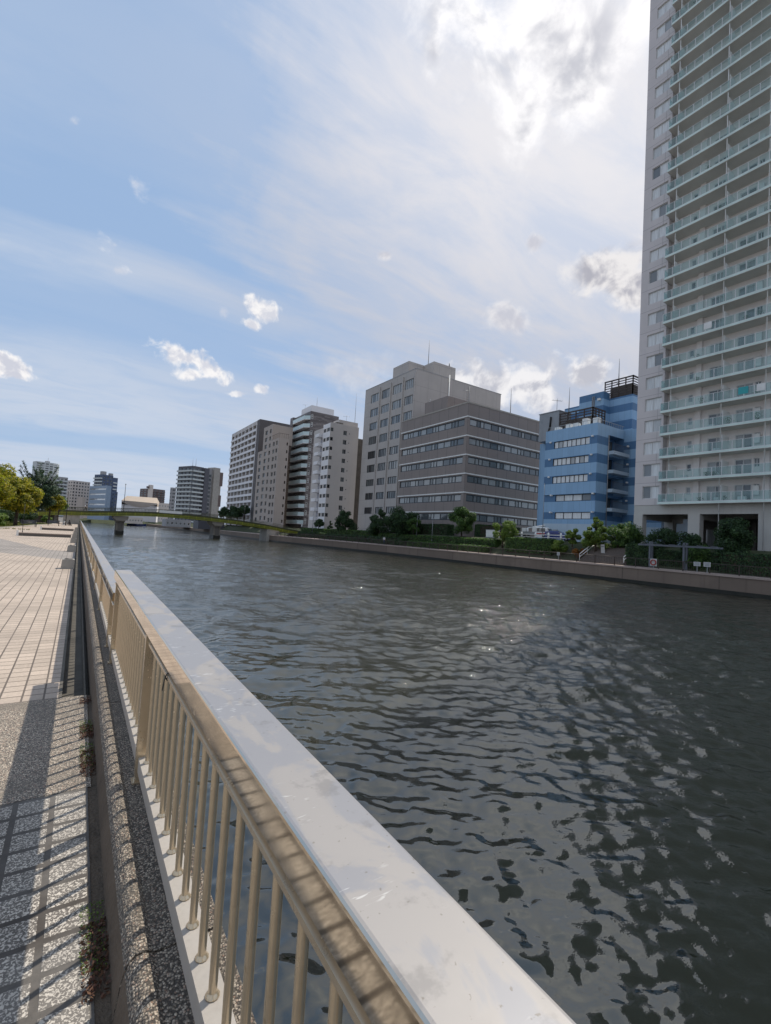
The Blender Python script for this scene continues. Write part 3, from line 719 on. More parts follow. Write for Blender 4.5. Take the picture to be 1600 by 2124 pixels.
# ---- pale grey residential tower, front right
M_['tower'] = panel('tower_wall_panels', (.64, .595, .585), 3.6, 3.07, (.38,.35,.35), .035, .05, .7, .10, 8.0)
M_['towerb'] = mat('tower_balcony_wall', (.80, .75, .73), .75, 0, .12, .4, 10, .05)
M_['pilotis'] = mat('tower_base_concrete', (.50, .485, .45), .75, 0, .15, .3, 10, .05, .25)
M_['slab'] = mat('pale_aqua_slab', (.62, .75, .70), .55, 0, .15, .5, 12, .03, .3)
M_['soffit'] = mat('slab_soffit', (.64, .60, .56), .8, 0, .15, .5, 12, .03)
m, g, b = newmat('aqua_balcony_glass')
n = g.noise(g.obj, .35, 3)
setp(g, b, base=g.mix(g.smooth(n, .35, .7), (.46,.62,.62), (.34,.50,.52)), rough=.12, spec=.6)
tr = g.new('ShaderNodeBsdfTransparent'); g.put(tr, 'Color', (.76, .90, .89, 1)); mx = g.new('ShaderNodeMixShader'); g.put(mx, 0, .26)
g.l.new(tr.outputs[0], mx.inputs[1]); g.l.new(b.outputs[0], mx.inputs[2]); g.l.new(mx.outputs[0], m.node_tree.nodes['Material Output'].inputs[0])
M_['aqua'] = m
NF, FH, Z0 = 34, 3.07, 8.0
ty = -14.0                                     # local u = Y - ty
T = Bld('residential_tower', 65, ty, 0.0, 'very tall pale grey residential tower with aqua glass balconies on every floor', 'building')
u_ = lambda Y: Y-ty
ue = u_(35.63); ztop = Z0+NF*FH+1.2
mb = MB()
ops = [(u_(32.28), u_(34.55), Z0+FH*k+.92, Z0+FH*k+2.62) for k in range(NF)]
T.facade(mb, 'L', u_(32.0), ue, Z0, ztop, ops, .22)
mb.quad(T.P('L',u_(32.0),Z0,0), T.P('L',u_(32.0),ztop,0), T.P('L',u_(32.0),ztop,-1.2), T.P('L',u_(32.0),Z0,-1.2))
mb.quad((0,ue,Z0), (24,ue,Z0), (24,ue,ztop), (0,ue,ztop)); mb.quad((0,ue,Z0),(24,ue,Z0),(24,0,Z0),(0,0,Z0), 2); mb.quad((0,ue,ztop),(24,ue,ztop),(24,0,ztop),(0,0,ztop)); mb.quad((0,0,Z0),(24,0,Z0),(24,0,ztop),(0,0,ztop)); mb.quad((24,0,Z0),(24,ue,Z0),(24,ue,ztop),(24,0,ztop))
mods = [0, -14.6]
door = []; small = []
for k in range(NF):
    z = Z0+FH*k+.32
    door += [(u_(31.10), u_(32.0-.25), z, z+2.0)]
    for dy in (0, -7.35, -14.7):
        small.append((u_(28.92+dy), u_(29.5+dy), z+1.05, z+2.05))
        door += [(u_(25.15+dy), u_(27.1+dy), z, z+2.05), (u_(22.35+dy), u_(24.1+dy), z, z+2.05)]
T.facade(mb, 'L', 0, u_(32.0), Z0, ztop, door+small, .15, w=1.15, m=1)
wl = T.root; mb.build('wall', [M_['tower'], M_['towerb'], M_['soffit']], wl)
for k, o in enumerate(ops): T.window('L', o, 2, 1, .07, 'wframe', 'glassw', .22, splits=[1.2])
vis = [o for o in door if o[0] > u_(22)]
for o in vis[:100]: T.window('L', o, 2, 1, .09, 'wframe', 'glassb', .15, w=1.15, name='sliding_door')
for o in [s_ for s_ in small if s_[0] > u_(28.5)][:66]: T.window('L', o, 1, 1, .09, 'wframe', 'glass', .15, w=1.15)
sb = MB(); pb = MB()
for o in [x for x in door if x[0] <= u_(22)] + [x for x in small if x[0] <= u_(28.5)]:
    a, b_, c, d_ = o; x = 1.15+.12
    pb.quad((x,a,c), (x,b_,c), (x,b_,d_), (x,a,d_))
    for p in ((a,a+.07,c,d_), (b_-.07,b_,c,d_), ((a+b_)/2-.04,(a+b_)/2+.04,c,d_), (a,b_,d_-.07,d_)): sb.box(x-.06, x-.004, *p)
o = sb.build('far_side_windows', M_['wframe'], wl); tag(o, kind='stuff'); tag(pb.build('pane', M_['glassd'], o), kind='stuff')
# one balcony of each kind, then copies for every floor
yl = u_(32.0)
mb = MB(); mb.box(-1.0, 1.15, 0, yl, .02, .26, 0); mb.box(-1.0, 1.15, .02, yl-.02, -.02, .02, 1)
slab_me = mb.mesh('balcony', [M_['slab'], M_['soffit']])
rb = MB(); gb = MB(); rb.box(-.985, -.93, .02, yl-.02, 1.33, 1.375); rb.box(-.98, -.94, .02, yl-.02, .26, .32)
y = yl-.03; ps = []
while y > .3: ps.append(y); y -= 1.045
for y in ps: rb.box(-.99, -.93, y-.036, y+.036, .26, 1.33)
for a, b_ in zip(ps, ps[1:]): gb.quad((-.955,b_+.03,.34), (-.955,a-.03,.34), (-.955,a-.03,1.32), (-.955,b_+.03,1.32))
rb.box(-.96, -.0, yl-.06, yl-.02, 1.33, 1.37); gb.quad((-.93,yl-.04,.34), (-.02,yl-.04,.34), (-.02,yl-.04,1.32), (-.93,yl-.04,1.32))
rail_me = rb.mesh('balustrade', M_['wframe']); pan_me = gb.mesh('glass_panel', M_['aqua'])
pbm = MB(); pbm.box(-.85, 1.13, -.02, .02, .30, 2.2); part_me = pbm.mesh('partition_board', M_['white'])
acm = MB(); acm.box(.75, 1.12, -.30, .30, 1.05, 2.15); acm.box(.70, .75, -.2, .2, 1.5, 1.56); ac_me = acm.mesh('heater_box', M_['white'])
acu = MB(); acu.box(.45, .78, -.42, .42, .30, .86); acu.lathe([(.01,0),(.22,.0),(.24,.03)], (0,0,0), 10) if False else None; acu_me = acu.mesh('air_conditioner', M_['wframe'])
pot_me = []
for q in range(2):
    pm = MB(); rnd = random.Random(q); pm.lathe([(.10,0), (.15,.28)], (0,0,0), 8)
    for i in range(70):
        c = Vector((rnd.gauss(0,.16), rnd.gauss(0,.2), rnd.uniform(.3, .75+.3*q))); a = Vector((rnd.gauss(0,1), rnd.gauss(0,1), rnd.gauss(0,1))).normalized()*.1; b_ = a.orthogonal().normalized()*.05; pm.quad(c-a, c+b_, c+a, c-b_, 1)
    pot_me.append(pm.mesh('balcony_plant', [M_['fgreen_pot'] if 'fgreen_pot' in M_ else M_['brown'], M_['leaf']]))
for k in range(NF):
    bo = inst('balcony', slab_me, wl, (0, 0, Z0+FH*k)); ra = inst('balustrade', rail_me, bo); inst('glass_panel', pan_me, bo)
    for yy_ in (30.75, 24.75): inst('partition_board', part_me, bo, (0, u_(yy_), 0))
    if k % 3 != 1: inst('heater_box', ac_me, bo, (0, u_(21.8), 0))
    for yy_ in (31.6, 29.9, 26.2, 23.6):
        if random.random() < .55: inst('air_conditioner', acu_me, bo, (random.uniform(-.1, .1), u_(yy_+random.uniform(-.7, .7)), 0))
    for q in range(2):
        if random.random() < .6: inst('balcony_plant', pot_me[random.randrange(2)], bo, (random.uniform(-.6, .5), u_(random.uniform(20.2, 31.8)), .26))
for yy_ in (30.78, 24.92, 20.5):
    mb = MB(); mb.tube((-.80, u_(yy_), Z0-5.5 if yy_ != 30.78 else Z0), (-.80, u_(yy_), ztop), .055, n=8); mb.build('downpipe', M_['white'], wl)
for yy_ in (27.87, 20.55, 13.2, 5.9):
    mb = MB(); mb.box(.80, 1.14, u_(yy_), u_(yy_)+.64, Z0, ztop-1); mb.build('pilaster', M_['towerb'], wl)
# open ground floor
for ya, yb in ((34.42, 35.63), (27.3, 28.65), (20.0, 21.25), (12.6, 13.9), (5.2, 6.5), (-2, -.7)):
    for x0 in (.0, 8.5):
        mb = MB(); mb.box(x0, x0+1.1, u_(ya), u_(yb), 0, 6.75); mb.build('column', M_['pilotis'], wl)
for x0 in (.05, 8.5):
    mb = MB(); mb.box(x0, x0+.95, 0, ue, 6.75, Z0-.01); mb.build('beam', M_['pilotis'], wl)
for ya in (34.6, 27.6, 20.3, 12.9):
    mb = MB(); mb.box(1.0, 12, u_(ya), u_(ya)+.8, 6.2, Z0-.02); mb.build('cross_beam', M_['pilotis'], wl)
mb = MB(); mb.box(12, 12.3, 0, u_(33.0), TZ, Z0); mb.box(9.6, 12, u_(24.6), u_(25), TZ, 6.4); mb.build('lobby_wall', M_['concd'], wl)
for ya, yb in ((30.2, 31.4), (26.2, 26.9), (22.0, 22.6)):
    mb = MB(); mb.box(11.92, 11.98, u_(ya), u_(yb), TZ, 5.4); mb.build('lobby_door', M_['glass'], wl)
mb = MB(); mb.box(-.6, 24, 0, ue, 0, TZ); mb.build('plinth', M_['pilotis'], wl)

# ---- blue banded office
M_['lblue'] = panel('light_blue_cladding', (.26, .435, .63), 1.05, 40, (.18,.29,.42), .02, .10, .5, .25)
M_['dblue'] = panel('dark_blue_cladding', (.075, .18, .335), 1.05, 40, (.06,.12,.21), .02, .10, .5, .2)
M_['pblue'] = mat('pale_blue_render', (.42, .52, .60), .6, 0, .12, .4, 10, .05, .3)
Bz = [(21.5,19.5,0), (19.5,18.2,1), (18.2,16.6,0), (16.6,15.2,1), (15.2,13.55,0), (13.55,12.2,1), (12.2,10.35,0), (10.35,9.15,1), (9.15,7.4,0), (7.4,6.2,1), (6.2,5.45,0), (5.45,2.44,2)]
def blue_m(z):
    for t_, b_, k in Bz:
        if b_ <= z <= t_: return k
    return [1, 0][int((z-21.5)/1.75) % 2]
zc = [x[0] for x in Bz]
B = Bld('banded_office', 67, 42.85, TZ, 'office block banded in light and dark blue with small balconies, beside the tall tower')
mb = MB()
wz = [(18.25,19.45,44.2,50.9), (15.3,16.5,44.3,51.0), (12.25,13.45,44.35,51.0), (9.2,10.28,43.8,50.4), (6.24,7.36,43.8,50.4)]
ops = [(a-42.85, b_-42.85, z0, z1) for z0, z1, a, b_ in wz]
B.facade(mb, 'L', 0, 9.81, 10.33, 21.5, ops[:3], .2, 0, mfn=blue_m, zcuts=zc); B.facade(mb, 'L', .0, 9.81, TZ, 10.33, ops[3:], .2, .25, mfn=blue_m, zcuts=zc)
B.facade(mb, 'R', 0, 7.5, TZ, 21.5, [(3.1, 7.5, 16.9, 20.0), (3.1, 7.5, 13.6, 16.6), (3.1, 7.5, 10.3, 13.3), (3.1, 7.5, 7.0, 10.0)], 1.6, 0, mfn=blue_m, zcuts=zc)
mb.quad(B.P('L',0,10.33,0), B.P('L',9.81,10.33,0), B.P('L',9.81,10.33,-.26), B.P('L',0,10.33,-.26), 1)
B.facade(mb, 'L', -6.3, 0, TZ, 21.5, [], .2, 7.5, mfn=blue_m, zcuts=zc)
B.box(mb, 3.1, 7.5, 1.58, 1.62, 6.9, 20.1, 1)
mb.quad((.0,0,21.5-TZ-.3), (7.5,0,21.5-TZ-.3), (7.5,9.8,21.5-TZ-.3), (0,9.8,21.5-TZ-.3), 2); B.box(mb, 7.52, 22, -6.3, 17, TZ, 21.48, 0); B.box(mb, .3, 7.5, 9.5, 9.8, TZ, 21.4, 1)
# stair tower and plant block behind, banded too
def upper(x0, x1, y0, y1, zt):
    zs = [21.5, 22.9, 24.6, 26.2, 27.5, 28.7, zt]
    for k, (a, b_) in enumerate(zip(zs, zs[1:])):
        if b_ > a+.05: B.box(mb, x0, x1, y0, y1, a, b_-.001, k % 2)
upper(10.0, 12.0, 5.55, 10.4, 30.0); upper(12.0, 22, 1.3, 15, 29.0)
mb.build('wall', [M_['lblue'], M_['dblue'], M_['pblue']], B.root)
for k, o in enumerate(ops): B.window('L', o, 8 if k < 3 else 4, 1, .08, 'dframe', 'glassw', .2, w=0 if k < 3 else .25, name='ribbon_window')
for k, z in enumerate((17.35, 14.3, 11.25, 8.2)):
    mb = MB(); B.box(mb, 2.9, 8.6, -1.0, .1, z-.55, z); bo = mb.build('balcony', M_['pblue'], B.root)
    mb = MB()
    for i in range(20): B.box(mb, 2.95+.28*i, 2.98+.28*i, -.96, -.93, z, z+1.1)
    B.box(mb, 2.92, 8.55, -.98, -.92, z+1.1, z+1.15); mb.build('balustrade', M_['greypaint'], bo)
    mb = MB(); B.box(mb, 4.6, 6.6, 1.50, 1.56, z+.1, z+2.2); mb.build('balcony_door', M_['glassd'], B.root)
for k, (z0, z1, a, b_) in enumerate(wz):
    for yy_ in (a-.55, b_+.6):
        mb = MB(); B.box(mb, -.28, 0 if k < 3 else .24, yy_-42.85-.14, yy_-42.85+.14, z1-.15, z1+.1); mb.build('wall_lamp', M_['white'], B.root)
for z in (18.6, 15.6, 12.6, 9.6):
    mb = MB(); B.box(mb, 7.2, 7.5, -.9, -.65, z, z+.25); mb.build('wall_lamp', M_['white'], B.root)
mb = MB(); mb.tube((2.9, -.12, 2), (2.9, -.12, 17.5), .07, n=6); mb.build('downpipe', M_['greym'], B.root)
mb = MB(); B.box(mb, 5.9, 9.5, 11.7, 16.1, 21.5, 26.8); B.box(mb, 5.8, 9.6, 11.6, 16.2, 26.8, 26.95); pl = mb.build('plant_room', M_['greym'], B.root)
mb = MB(); p0 = B.P('L', 13.4, 25.9, .12, 5.9); p1 = B.P('L', 13.55, 24.0, .12, 5.9); p2 = B.P('L', 14.2, 22.6, .12, 5.9); mb.path([p0, p1, p2], [.16, .15, .12], 8); mb.build('flue', M_['black'], pl)
def cage(x0, x1, y0, y1, z0, z1, name):
    mb = MB(); n = 14
    for z in [z0+(z1-z0)*k/7 for k in range(7)]:
        B.box(mb, x0-.04, x0+.03, y0, y1, z, z+.16); B.box(mb, x0, x1, y0-.04, y0+.03, z+.01, z+.17)
    for k in range(5):
        yy_ = y0+(y1-y0)*k/4; xx = x0+(x1-x0)*k/4
        B.box(mb, x0-.08, x0+.08, yy_-.08, yy_+.08, z0-.5, z1); B.box(mb, xx-.08, xx+.08, y0-.08, y0+.08, z0-.5, z1)
    B.box(mb, x0-.1, x1+.1, y0-.1, y0+.1, z1, z1+.2); B.box(mb, x0-.1, x0+.1, y0-.1, y1+.1, z1, z1+.2)
    o = mb.build(name, M_['brown'], B.root)
    mb = MB(); B.box(mb, x0+.9, x1-.2, y0+.7, y1-.5, z0-.3, z0+(z1-z0)*.7); mb.build('cooling_unit', M_['concd'], o)
cage(6.0, 9.6, 4.9, 11.5, 22.6, 26.0, 'louvre_screen'); cage(12.1, 21, 1.4, 6.6, 29.1, 32.2, 'louvre_screen')
B.mast(6.4, 10.0, 26, 31, .07); B.mast(12.4, 4.2, 31.5, 36.2, .07); B.aerial(6.4, 12.6, 26.8, 2.6)
for i, (y, h) in enumerate(((1.0, 1.1), (2.9, 1.3), (4.6, .8), (6.0, .9), (8.2, .7))):
    mb = MB(); B.box(mb, .8, 1.7, y-.45, y+.45, 21.25, 21.5+h); mb.build('roof_unit', M_['white'], B.root)
mb = MB()
for k in range(12):
    B.box(mb, .05, .09, .1+.85*k, .14+.85*k, 21.5, 22.1); B.box(mb, .1+.62*k, .14+.62*k, .05, .09, 21.5, 22.1)
B.box(mb, .04, .09, .05, 9.7, 22.08, 22.13); B.box(mb, .05, 7.5, .04, .09, 22.085, 22.135); mb.build('roof_rail', M_['greym'], B.root)
for yy_ in (7.3, 7.6):
    mb = MB(); mb.tube(B.P('L',yy_,22.0,.12,10.0), B.P('L',yy_,29.4,.12,10.0), .1, n=8); mb.build('flue_pipe', M_['greym'], B.root)
mb = MB(); B.box(mb, 9.6, 10.0, 6.0, 6.5, 28.4, 28.8); mb.build('wall_lamp', M_['white'], B.root)

# ---- dark brown-grey office with ribbon windows
M_['brown_clad'] = panel('brown_grey_cladding', (.245, .208, .19), 3.05, 60, (.09,.078,.074), .04, .06, .6, .22)
D = Bld('ribbon_window_office', 65, 70.6, TZ, 'brown-grey six-storey office with white-edged ribbon windows on both faces')
led = [27.2, 23.25, 19.3, 15.4, 11.5, 7.6]
mb = MB(); bands = []
for z in led:
    lo, hi = z-1.80, z-.30
    bands.append((lo, hi)); 
opsL = [(.9, 23.1, a, b_) for a, b_ in bands]; opsR = [(.66, 25.6, a, b_) for a, b_ in bands]
D.facade(mb, 'L', 0, 23.6, TZ, 30, opsL, .22); D.facade(mb, 'R', 0, 25.9, TZ, 30, opsR, .22)
mb.quad((0,0,29.7-TZ), (25.9,0,29.7-TZ), (25.9,23.6,29.7-TZ), (0,23.6,29.7-TZ)); mb.quad((0,23.6,0), (25.9,23.6,0), (25.9,23.6,30-TZ), (0,23.6,30-TZ)); mb.quad((25.9,0,0), (25.9,23.6,0), (25.9,23.6,30-TZ), (25.9,0,30-TZ))
D.box(mb, 3.0, 25.7, 10.2, 18.6, 29.6, 34.4)
mb.build('wall', M_['brown_clad'], D.root)
spL = [2.2, 3.15, 4.1, 6.2, 7.2, 9.3, 11.6, 12.6, 13.6, 15.8, 18.0, 19.0, 20.0]
spR = []
x = 0
for k in range(4):
    for s_ in (2.15, 1.03, 1.03, 2.2): x += s_; spR.append(x)
spR = [s_ for s_ in spR if s_ < 24.4]
for (a, b_), z in zip(bands, led):
    wl_ = D.window('L', (.9, 23.1, a, b_), 1, 1, .17, 'dframe', 'glassb', .22, name='ribbon_window', splits=[22.2-q for q in reversed(spL)])
    wr_ = D.window('R', (.66, 25.6, a, b_), 1, 1, .17, 'dframe', 'glassb' if z < 27 else 'glass', .22, name='ribbon_window', splits=spR)
    mb = MB(); D.box(mb, -.10, 26, -.10, .02, z-.10, z+.14); D.box(mb, -.10, .02, .021, 23.7, z-.099, z+.139); mb.build('ledge', M_['white'], D.root)
    mb = MB(); mb.lathe([(.33, a-TZ), (.33, b_-TZ)], (.46, .46, 0), 16); mb.build('corner_column', M_['greym'], D.root)
mb = MB(); D.box(mb, -.08, 26, -.08, .25, 30, 30.16); D.box(mb, -.08, .25, .251, 23.7, 30, 30.159); D.box(mb, .8, 25, .8, .9, 29.9, 30.7); D.box(mb, .8, .9, .91, 23, 29.9, 30.69); mb.build('coping', M_['conc'], D.root)
D.mast(24, 10.5, 34.4, 41, .09); D.aerial(9.0, 10.6, 34.4, 3.0); D.mast(24.5, 3, TZ, 12, .05, 'pole')

# ---- pale grey office tower behind it
M_['gtower'] = panel('pale_grey_render_panels', (.46, .43, .405), 4.15, 4.1, (.27,.25,.24), .035, .05, .7, .3, 1.0)
H = Bld('grey_office_tower', 68.5, 94.36, TZ, 'tall pale grey office tower with a grid of square windows and plain end wall')
cols = [(.35,4.7), (5.85,10.35), (11.7,15.9), (17.3,21.7), (22.6, 24.6)]
zr = [(39.95,42.4), (35.8,38.1), (31.8,34.0), (27.6,29.9), (23.5,25.65), (19.55,21.7), (15.6,17.5), (11.7,13.6), (7.65,9.5)]
ops = []
for r, (a, b_) in enumerate(zr):
    for c, (u0, u1) in enumerate(cols[:4]): ops.append((u0+.12, u1-.12, a, b_, r, c))
mb = MB(); H.facade(mb, 'L', 0, 25.0, TZ, 44.6, ops, .22); H.facade(mb, 'R', 0, 30.8, TZ, 44.6, [(15.5, 17.4, 36.0, 37.6)], .8)
mb.quad((0,0,44.3-TZ), (30.8,0,44.3-TZ), (30.8,25,44.3-TZ), (0,25,44.3-TZ)); mb.quad((0,25,0), (30.8,25,0), (30.8,25,44.6-TZ), (0,25,44.6-TZ)); mb.quad((30.8,0,0), (30.8,25,0), (30.8,25,44.6-TZ), (30.8,0,44.6-TZ)); H.box(mb, 15.4, 17.5, .78, .84, 35.9, 37.7)
mb.build('wall', M_['gtower'], H.root)
for o in ops: H.window('L', o, 4 if o[5] % 2 else 5, 1, .10, 'gframe' if o[4] < 4 else 'dframe', 'glassb' if (o[4] < 3 or (o[4] < 6 and o[5] < 2)) else 'glassd', .22)  # upper panes paler: their sky reflection is put into the glass colour
for u in (-.06, 5.1, 10.85, 16.4):
    mb = MB(); H.box(mb, -.28, .0, u+.06, u+.52, 5, 43.6); mb.build('pilaster', M_['gtower'], H.root)
mb = MB(); H.box(mb, 2.5, 7.7, 7.0, 14.5, 44.3, 49.2); H.box(mb, 7.71, 15.4, 2.7, 12, 44.3, 49.2); mb.build('penthouse', M_['gtower'], H.root)
mb = MB(); H.box(mb, -.04, 31, -.04, .2, 44.6, 44.72); H.box(mb, -.04, .2, .201, 25, 44.6, 44.719); mb.build('coping', M_['greym'], H.root)
H.mast(8.3, 6, 49.2, 56.3, .09); H.mast(13.5, 3.2, 49.2, 50.4, .2)
mb = MB(); mb.tube((11.0, -.15, 20), (11.0, -.15, 43), .16, n=8); mb.build('downpipe', M_['white'], H.root)
mb = MB(); mb.tube((6.5, -.2, 30), (6.5, -.2, 34.5), .3, .45, n=8); mb.build('exhaust_pipe', M_['black'], H.root)
mb = MB()
for k in range(9): mb.tube((4.9, -.12, 30+.6*k), (4.9, -.12, 30.4+.6*k), .2 if k < 8 else .1, n=6)
mb.build('cable_bracket', M_['white'], H.root)
for u, z, r in ((18.7, 35.9, .6), (17.1, 38.4, .35)):
    mb = MB(); mb.lathe([(.03,-.1), (r*.7,.05), (r,.25)], (0,0,0), 14); o = mb.build('satellite_dish', M_['white'], H.root, (u, -.35, z-TZ)); o.rotation_euler = (R(70), 0, R(-20))
mb = MB(); mb.tube((18.2, -.3, 31), (18.2, -.3, 41.6), .08, n=6); H.box(mb, 17.9, 18.5, -.5, -.2, 38, 38.9); mb.build('antenna_frame', M_['greym'], H.root)

# ---- white apartment block with dark bay windows
M_['wapt'] = mat('cream_white_render', (.52, .485, .46), .75, 0, .08, .25, 8, .04, .14)
M_['wband'] = mat('white_spandrel', (.74, .73, .74), .7, 0, .06, .3, 8, .04, .1)
M_['lilac'] = panel('lilac_grey_cladding', (.34, .33, .36), 1.4, 2.8, (.22,.21,.24), .04, .15, .6, .2)
A = Bld('white_apartment_block', 60, 124.2, TZ, 'narrow white apartment block with dark corner windows and pale spandrels')
mb = MB(); zrow = [31.75-2.83*k for k in range(10)]
opL = [(.35, 2.0, z, z+1.05) for z in zrow] + [(2.95, 4.2, z, z+1.05) for z in zrow]
opR = [(.15, 1.05, z, z+1.05) for z in zrow] + [(4.45, 5.65, z-.5, z+.85) for z in zrow] + [(6.35, 6.62, z+.0, z+.32) for z in zrow]
A.facade(mb, 'L', 0, 4.8, TZ, 34.2, opL, .2, mfn=lambda z: 1 if any(z0+1.12 > z > z0-.1 for z0 in zrow) is False else 0, zcuts=[z+1.1 for z in zrow]+[z-.05 for z in zrow])
A.facade(mb, 'R', 0, 9.7, TZ, 34.4, opR, .2)
mb.quad((0,4.8,0), (9.7,4.8,0), (9.7,4.8,32), (0,4.8,32)); A.box(mb, 1.2, 9.65, 4.81, 14, TZ, 34.0); A.box(mb, 3.2, 9.7, .8, 4.7, 34.2, 35.9); mb.quad((0,0,31.7), (9.7,0,31.7), (9.7,4.8,31.7), (0,4.8,31.7)); mb.quad((9.7,0,0), (9.7,4.8,0), (9.7,4.8,32), (9.7,0,32))
A.box(mb, .9, 1.21, 4.82, 8.0, TZ, 32.0, 2)
mb.build('wall', [M_['wapt'], M_['wband'], M_['lilac']], A.root)
for o in opL: A.window('L', o, 2, 1, .1, 'dframe', 'glassd', .2)
for o in opR: A.window('R', o, 2 if o[1]-o[0] > 1 else 1, 1, .09 if o[1]-o[0] > .5 else .05, 'gframe' if o[1]-o[0] > 1 else 'dframe', 'glassd', .2)
for z in zrow:
    mb = MB(); A.box(mb, -1.0, 1.2, 5.4, 8.2, z-1.1, z-.1); mb.build('balcony', M_['wband'], A.root)
mb = MB(); A.box(mb, 9.7, 20, 4.2, 10, TZ, 32.0); mb.build('stair_core', M_['concd'], A.root)
mb = MB()
for k in range(10): A.box(mb, 9.75, 10.6, 1.2, 4.2, 4.6+2.83*k, 4.75+2.83*k)
mb.build('stair_landing', M_['concd'], A.root)
A.mast(9.2, 2, 35.9, 45.5, .06); A.aerial(6.2, 2, 35.9, 2.0)
mb = MB(); A.box(mb, 2.2, 4.4, .5, 2, 34.3, 34.9); mb.build('roof_unit', M_['concd'], A.root)

# ---- tower with aqua wrap-round balconies and brown tile
m, g, b = newmat('mixed_brown_tile')
o = g.sep(g.obj); v = g.comb(g.math('ADD', o[0], o[1]), o[2], 0)
big = g.noise(g.comb(g.math('MULTIPLY', g.math('ADD', o[0], o[1]), .35), g.math('MULTIPLY', o[2], 1.4), 0), 1.0, 2)
br_ = g.new('ShaderNodeTexBrick', offset=.5); g.put(br_, 'Vector', v); g.put(br_, 'Scale', 1.0); g.put(br_, 'Brick Width', 2.3); g.put(br_, 'Row Height', .38); g.put(br_, 'Mortar Size', .0)
g.put(br_, 'Color1', (.10,.085,.085,1)); g.put(br_, 'Color2', (.24,.215,.21,1)); g.put(br_, 'Bias', -.2)
setp(g, b, base=g.mix(g.smooth(big, .66, .74), br_.outputs['Color'], (.40,.37,.35)), rough=.5); M_['btile'] = m
M_['aquap'] = mat('aqua_balcony_front', (.55, .68, .70), .35, 0, .15, .3, 6, .02, .1)
E_ = Bld('aqua_balcony_tower', 69.7, 161.9, TZ, 'slim brown-tiled apartment tower with aqua balconies wrapped round its corner')
zfl = [44.0-3.04*k for k in range(14)]
opL = [(a, a+2.2, z, z+2.1) for z in zfl for a in (2.2, 5.2, 8.4)]
opR = [(.35, 1.15, z+.1, z+1.9) for z in zfl]
mb = MB(); E_.facade(mb, 'L', 1.7, 16, TZ, 47, opL, .2); E_.facade(mb, 'R', 0, 11.9, TZ, 47, opR, .2); mb.quad((0,0,0), (0,1.7,0), (0,1.7,44.5), (0,0,44.5)); mb.quad((0,0,44.3), (11.9,0,44.3), (11.9,16,44.3), (0,16,44.3)); mb.quad((11.9,0,0), (11.9,16,0), (11.9,16,44.5), (11.9,0,44.5)); mb.quad((0,16,0), (11.9,16,0), (11.9,16,44.5), (0,16,44.5))
E_.box(mb, -1.7, .0, 13.2, 16, TZ, 46.6); mb.build('wall', M_['btile'], E_.root)
mb = MB(); E_.box(mb, 1.6, 11.2, 3.2, 13, 46.7, 50.2); mb.build('penthouse', M_['wband'], E_.root)
for o in opL: E_.window('L', o, 2, 1, .09, 'gframe', 'glassd', .2, name='balcony_door')
for o in opR: E_.window('R', o, 1, 2, .16, 'wframe', 'glass', .2)
bm1 = MB(); pl_ = [(-1.7, 13.1), (-1.7, 1.75), (0.0, .02), (0.0, 1.7), (0, 13.1)]
bm1.poly([(x, y, 0) for x, y in pl_]); bm1.poly([(x, y, .22) for x, y in pl_])
for (xa, ya), (xb, yb) in zip(pl_[:2], pl_[1:3]):
    bm1.quad((xa,ya,0), (xb,yb,0), (xb,yb,.22), (xa,ya,.22))
sl_me = bm1.mesh('balcony', M_['wband'])
bm2 = MB()
for (xa, ya), (xb, yb) in zip(pl_[:2], pl_[1:3]): bm2.quad((xa,ya,.2), (xb,yb,.2), (xb,yb,1.5), (xa,ya,1.5))
bm2.box(-1.74, -1.66, 1.75, 13.1, 1.5, 1.56); fr_me = bm2.mesh('balcony_front', M_['aquap'])
for k, z in enumerate(zfl):
    bo = inst('balcony', sl_me, E_.root, (0, 0, z-.3-TZ)); inst('balcony_front', fr_me, bo)
E_.mast(4.5, 5, 50.2, 54.5, .07); E_.aerial(2.2, 11, 50.2, 2.0)

# ---- stepped beige block
M_['beige'] = mat('beige_render', (.40, .345, .305), .75, 0, .08, .3, 9, .04, .15)
F_ = Bld('beige_apartment_block', 58, 161.6, TZ, 'stepped beige apartment block with small square windows and blank end wall')
mb = MB()
zb_ = [32.4-2.82*k for k in range(11)]
opA = [(1.2, 2.9, z, z+1.5) for z in zb_] + [(4.2, 6.2, z, z+1.5) for z in zb_]
zA = [37.9-2.75*k for k in range(13)]
opB = [(8.8, 10.6, z, z+1.5) for z in zA] + [(12.9, 15.6, z, z+1.6) for z in zA]
zC = [29.6-2.8*k for k in range(10)]; opC = [(18.6, 21.4, z, z+1.5) for z in zC]
F_.facade(mb, 'L', 0, 7.6, TZ, 34.8, opA, .3); F_.facade(mb, 'L', 7.6, 17.6, TZ, 41.1, opB, .3); F_.facade(mb, 'L', 17.6, 23.2, TZ, 32.2, opC, .3)
F_.facade(mb, 'R', 0, 3.9, TZ, 34.8, [(3.0, 3.5, z, z+1.1) for z in zb_], .2)
F_.box(mb, .4, 8, 7.61, 17.59, 34, 41.05); F_.box(mb, .41, 8, 17.6, 23.2, TZ, 32.19); F_.box(mb, .42, 3.89, .3, 7.6, 34.0, 34.78); mb.quad((3.9,0,0), (3.9,7.6,0), (3.9,7.6,32.3), (3.9,0,32.3))
mb.quad((0,7.6,34.8-TZ), (2.4,7.6,34.8-TZ), (2.4,7.6,41.1-TZ), (0,7.6,41.1-TZ)); mb.quad((0,23.2,0), (8,23.2,0), (8,23.2,29.7), (0,23.2,29.7))
mb.build('wall', M_['beige'], F_.root)
for o in opA+opB+opC: F_.window('L', o, 2, 1, .09, 'gframe', 'glassd' if random.random() < .6 else 'glass', .3)
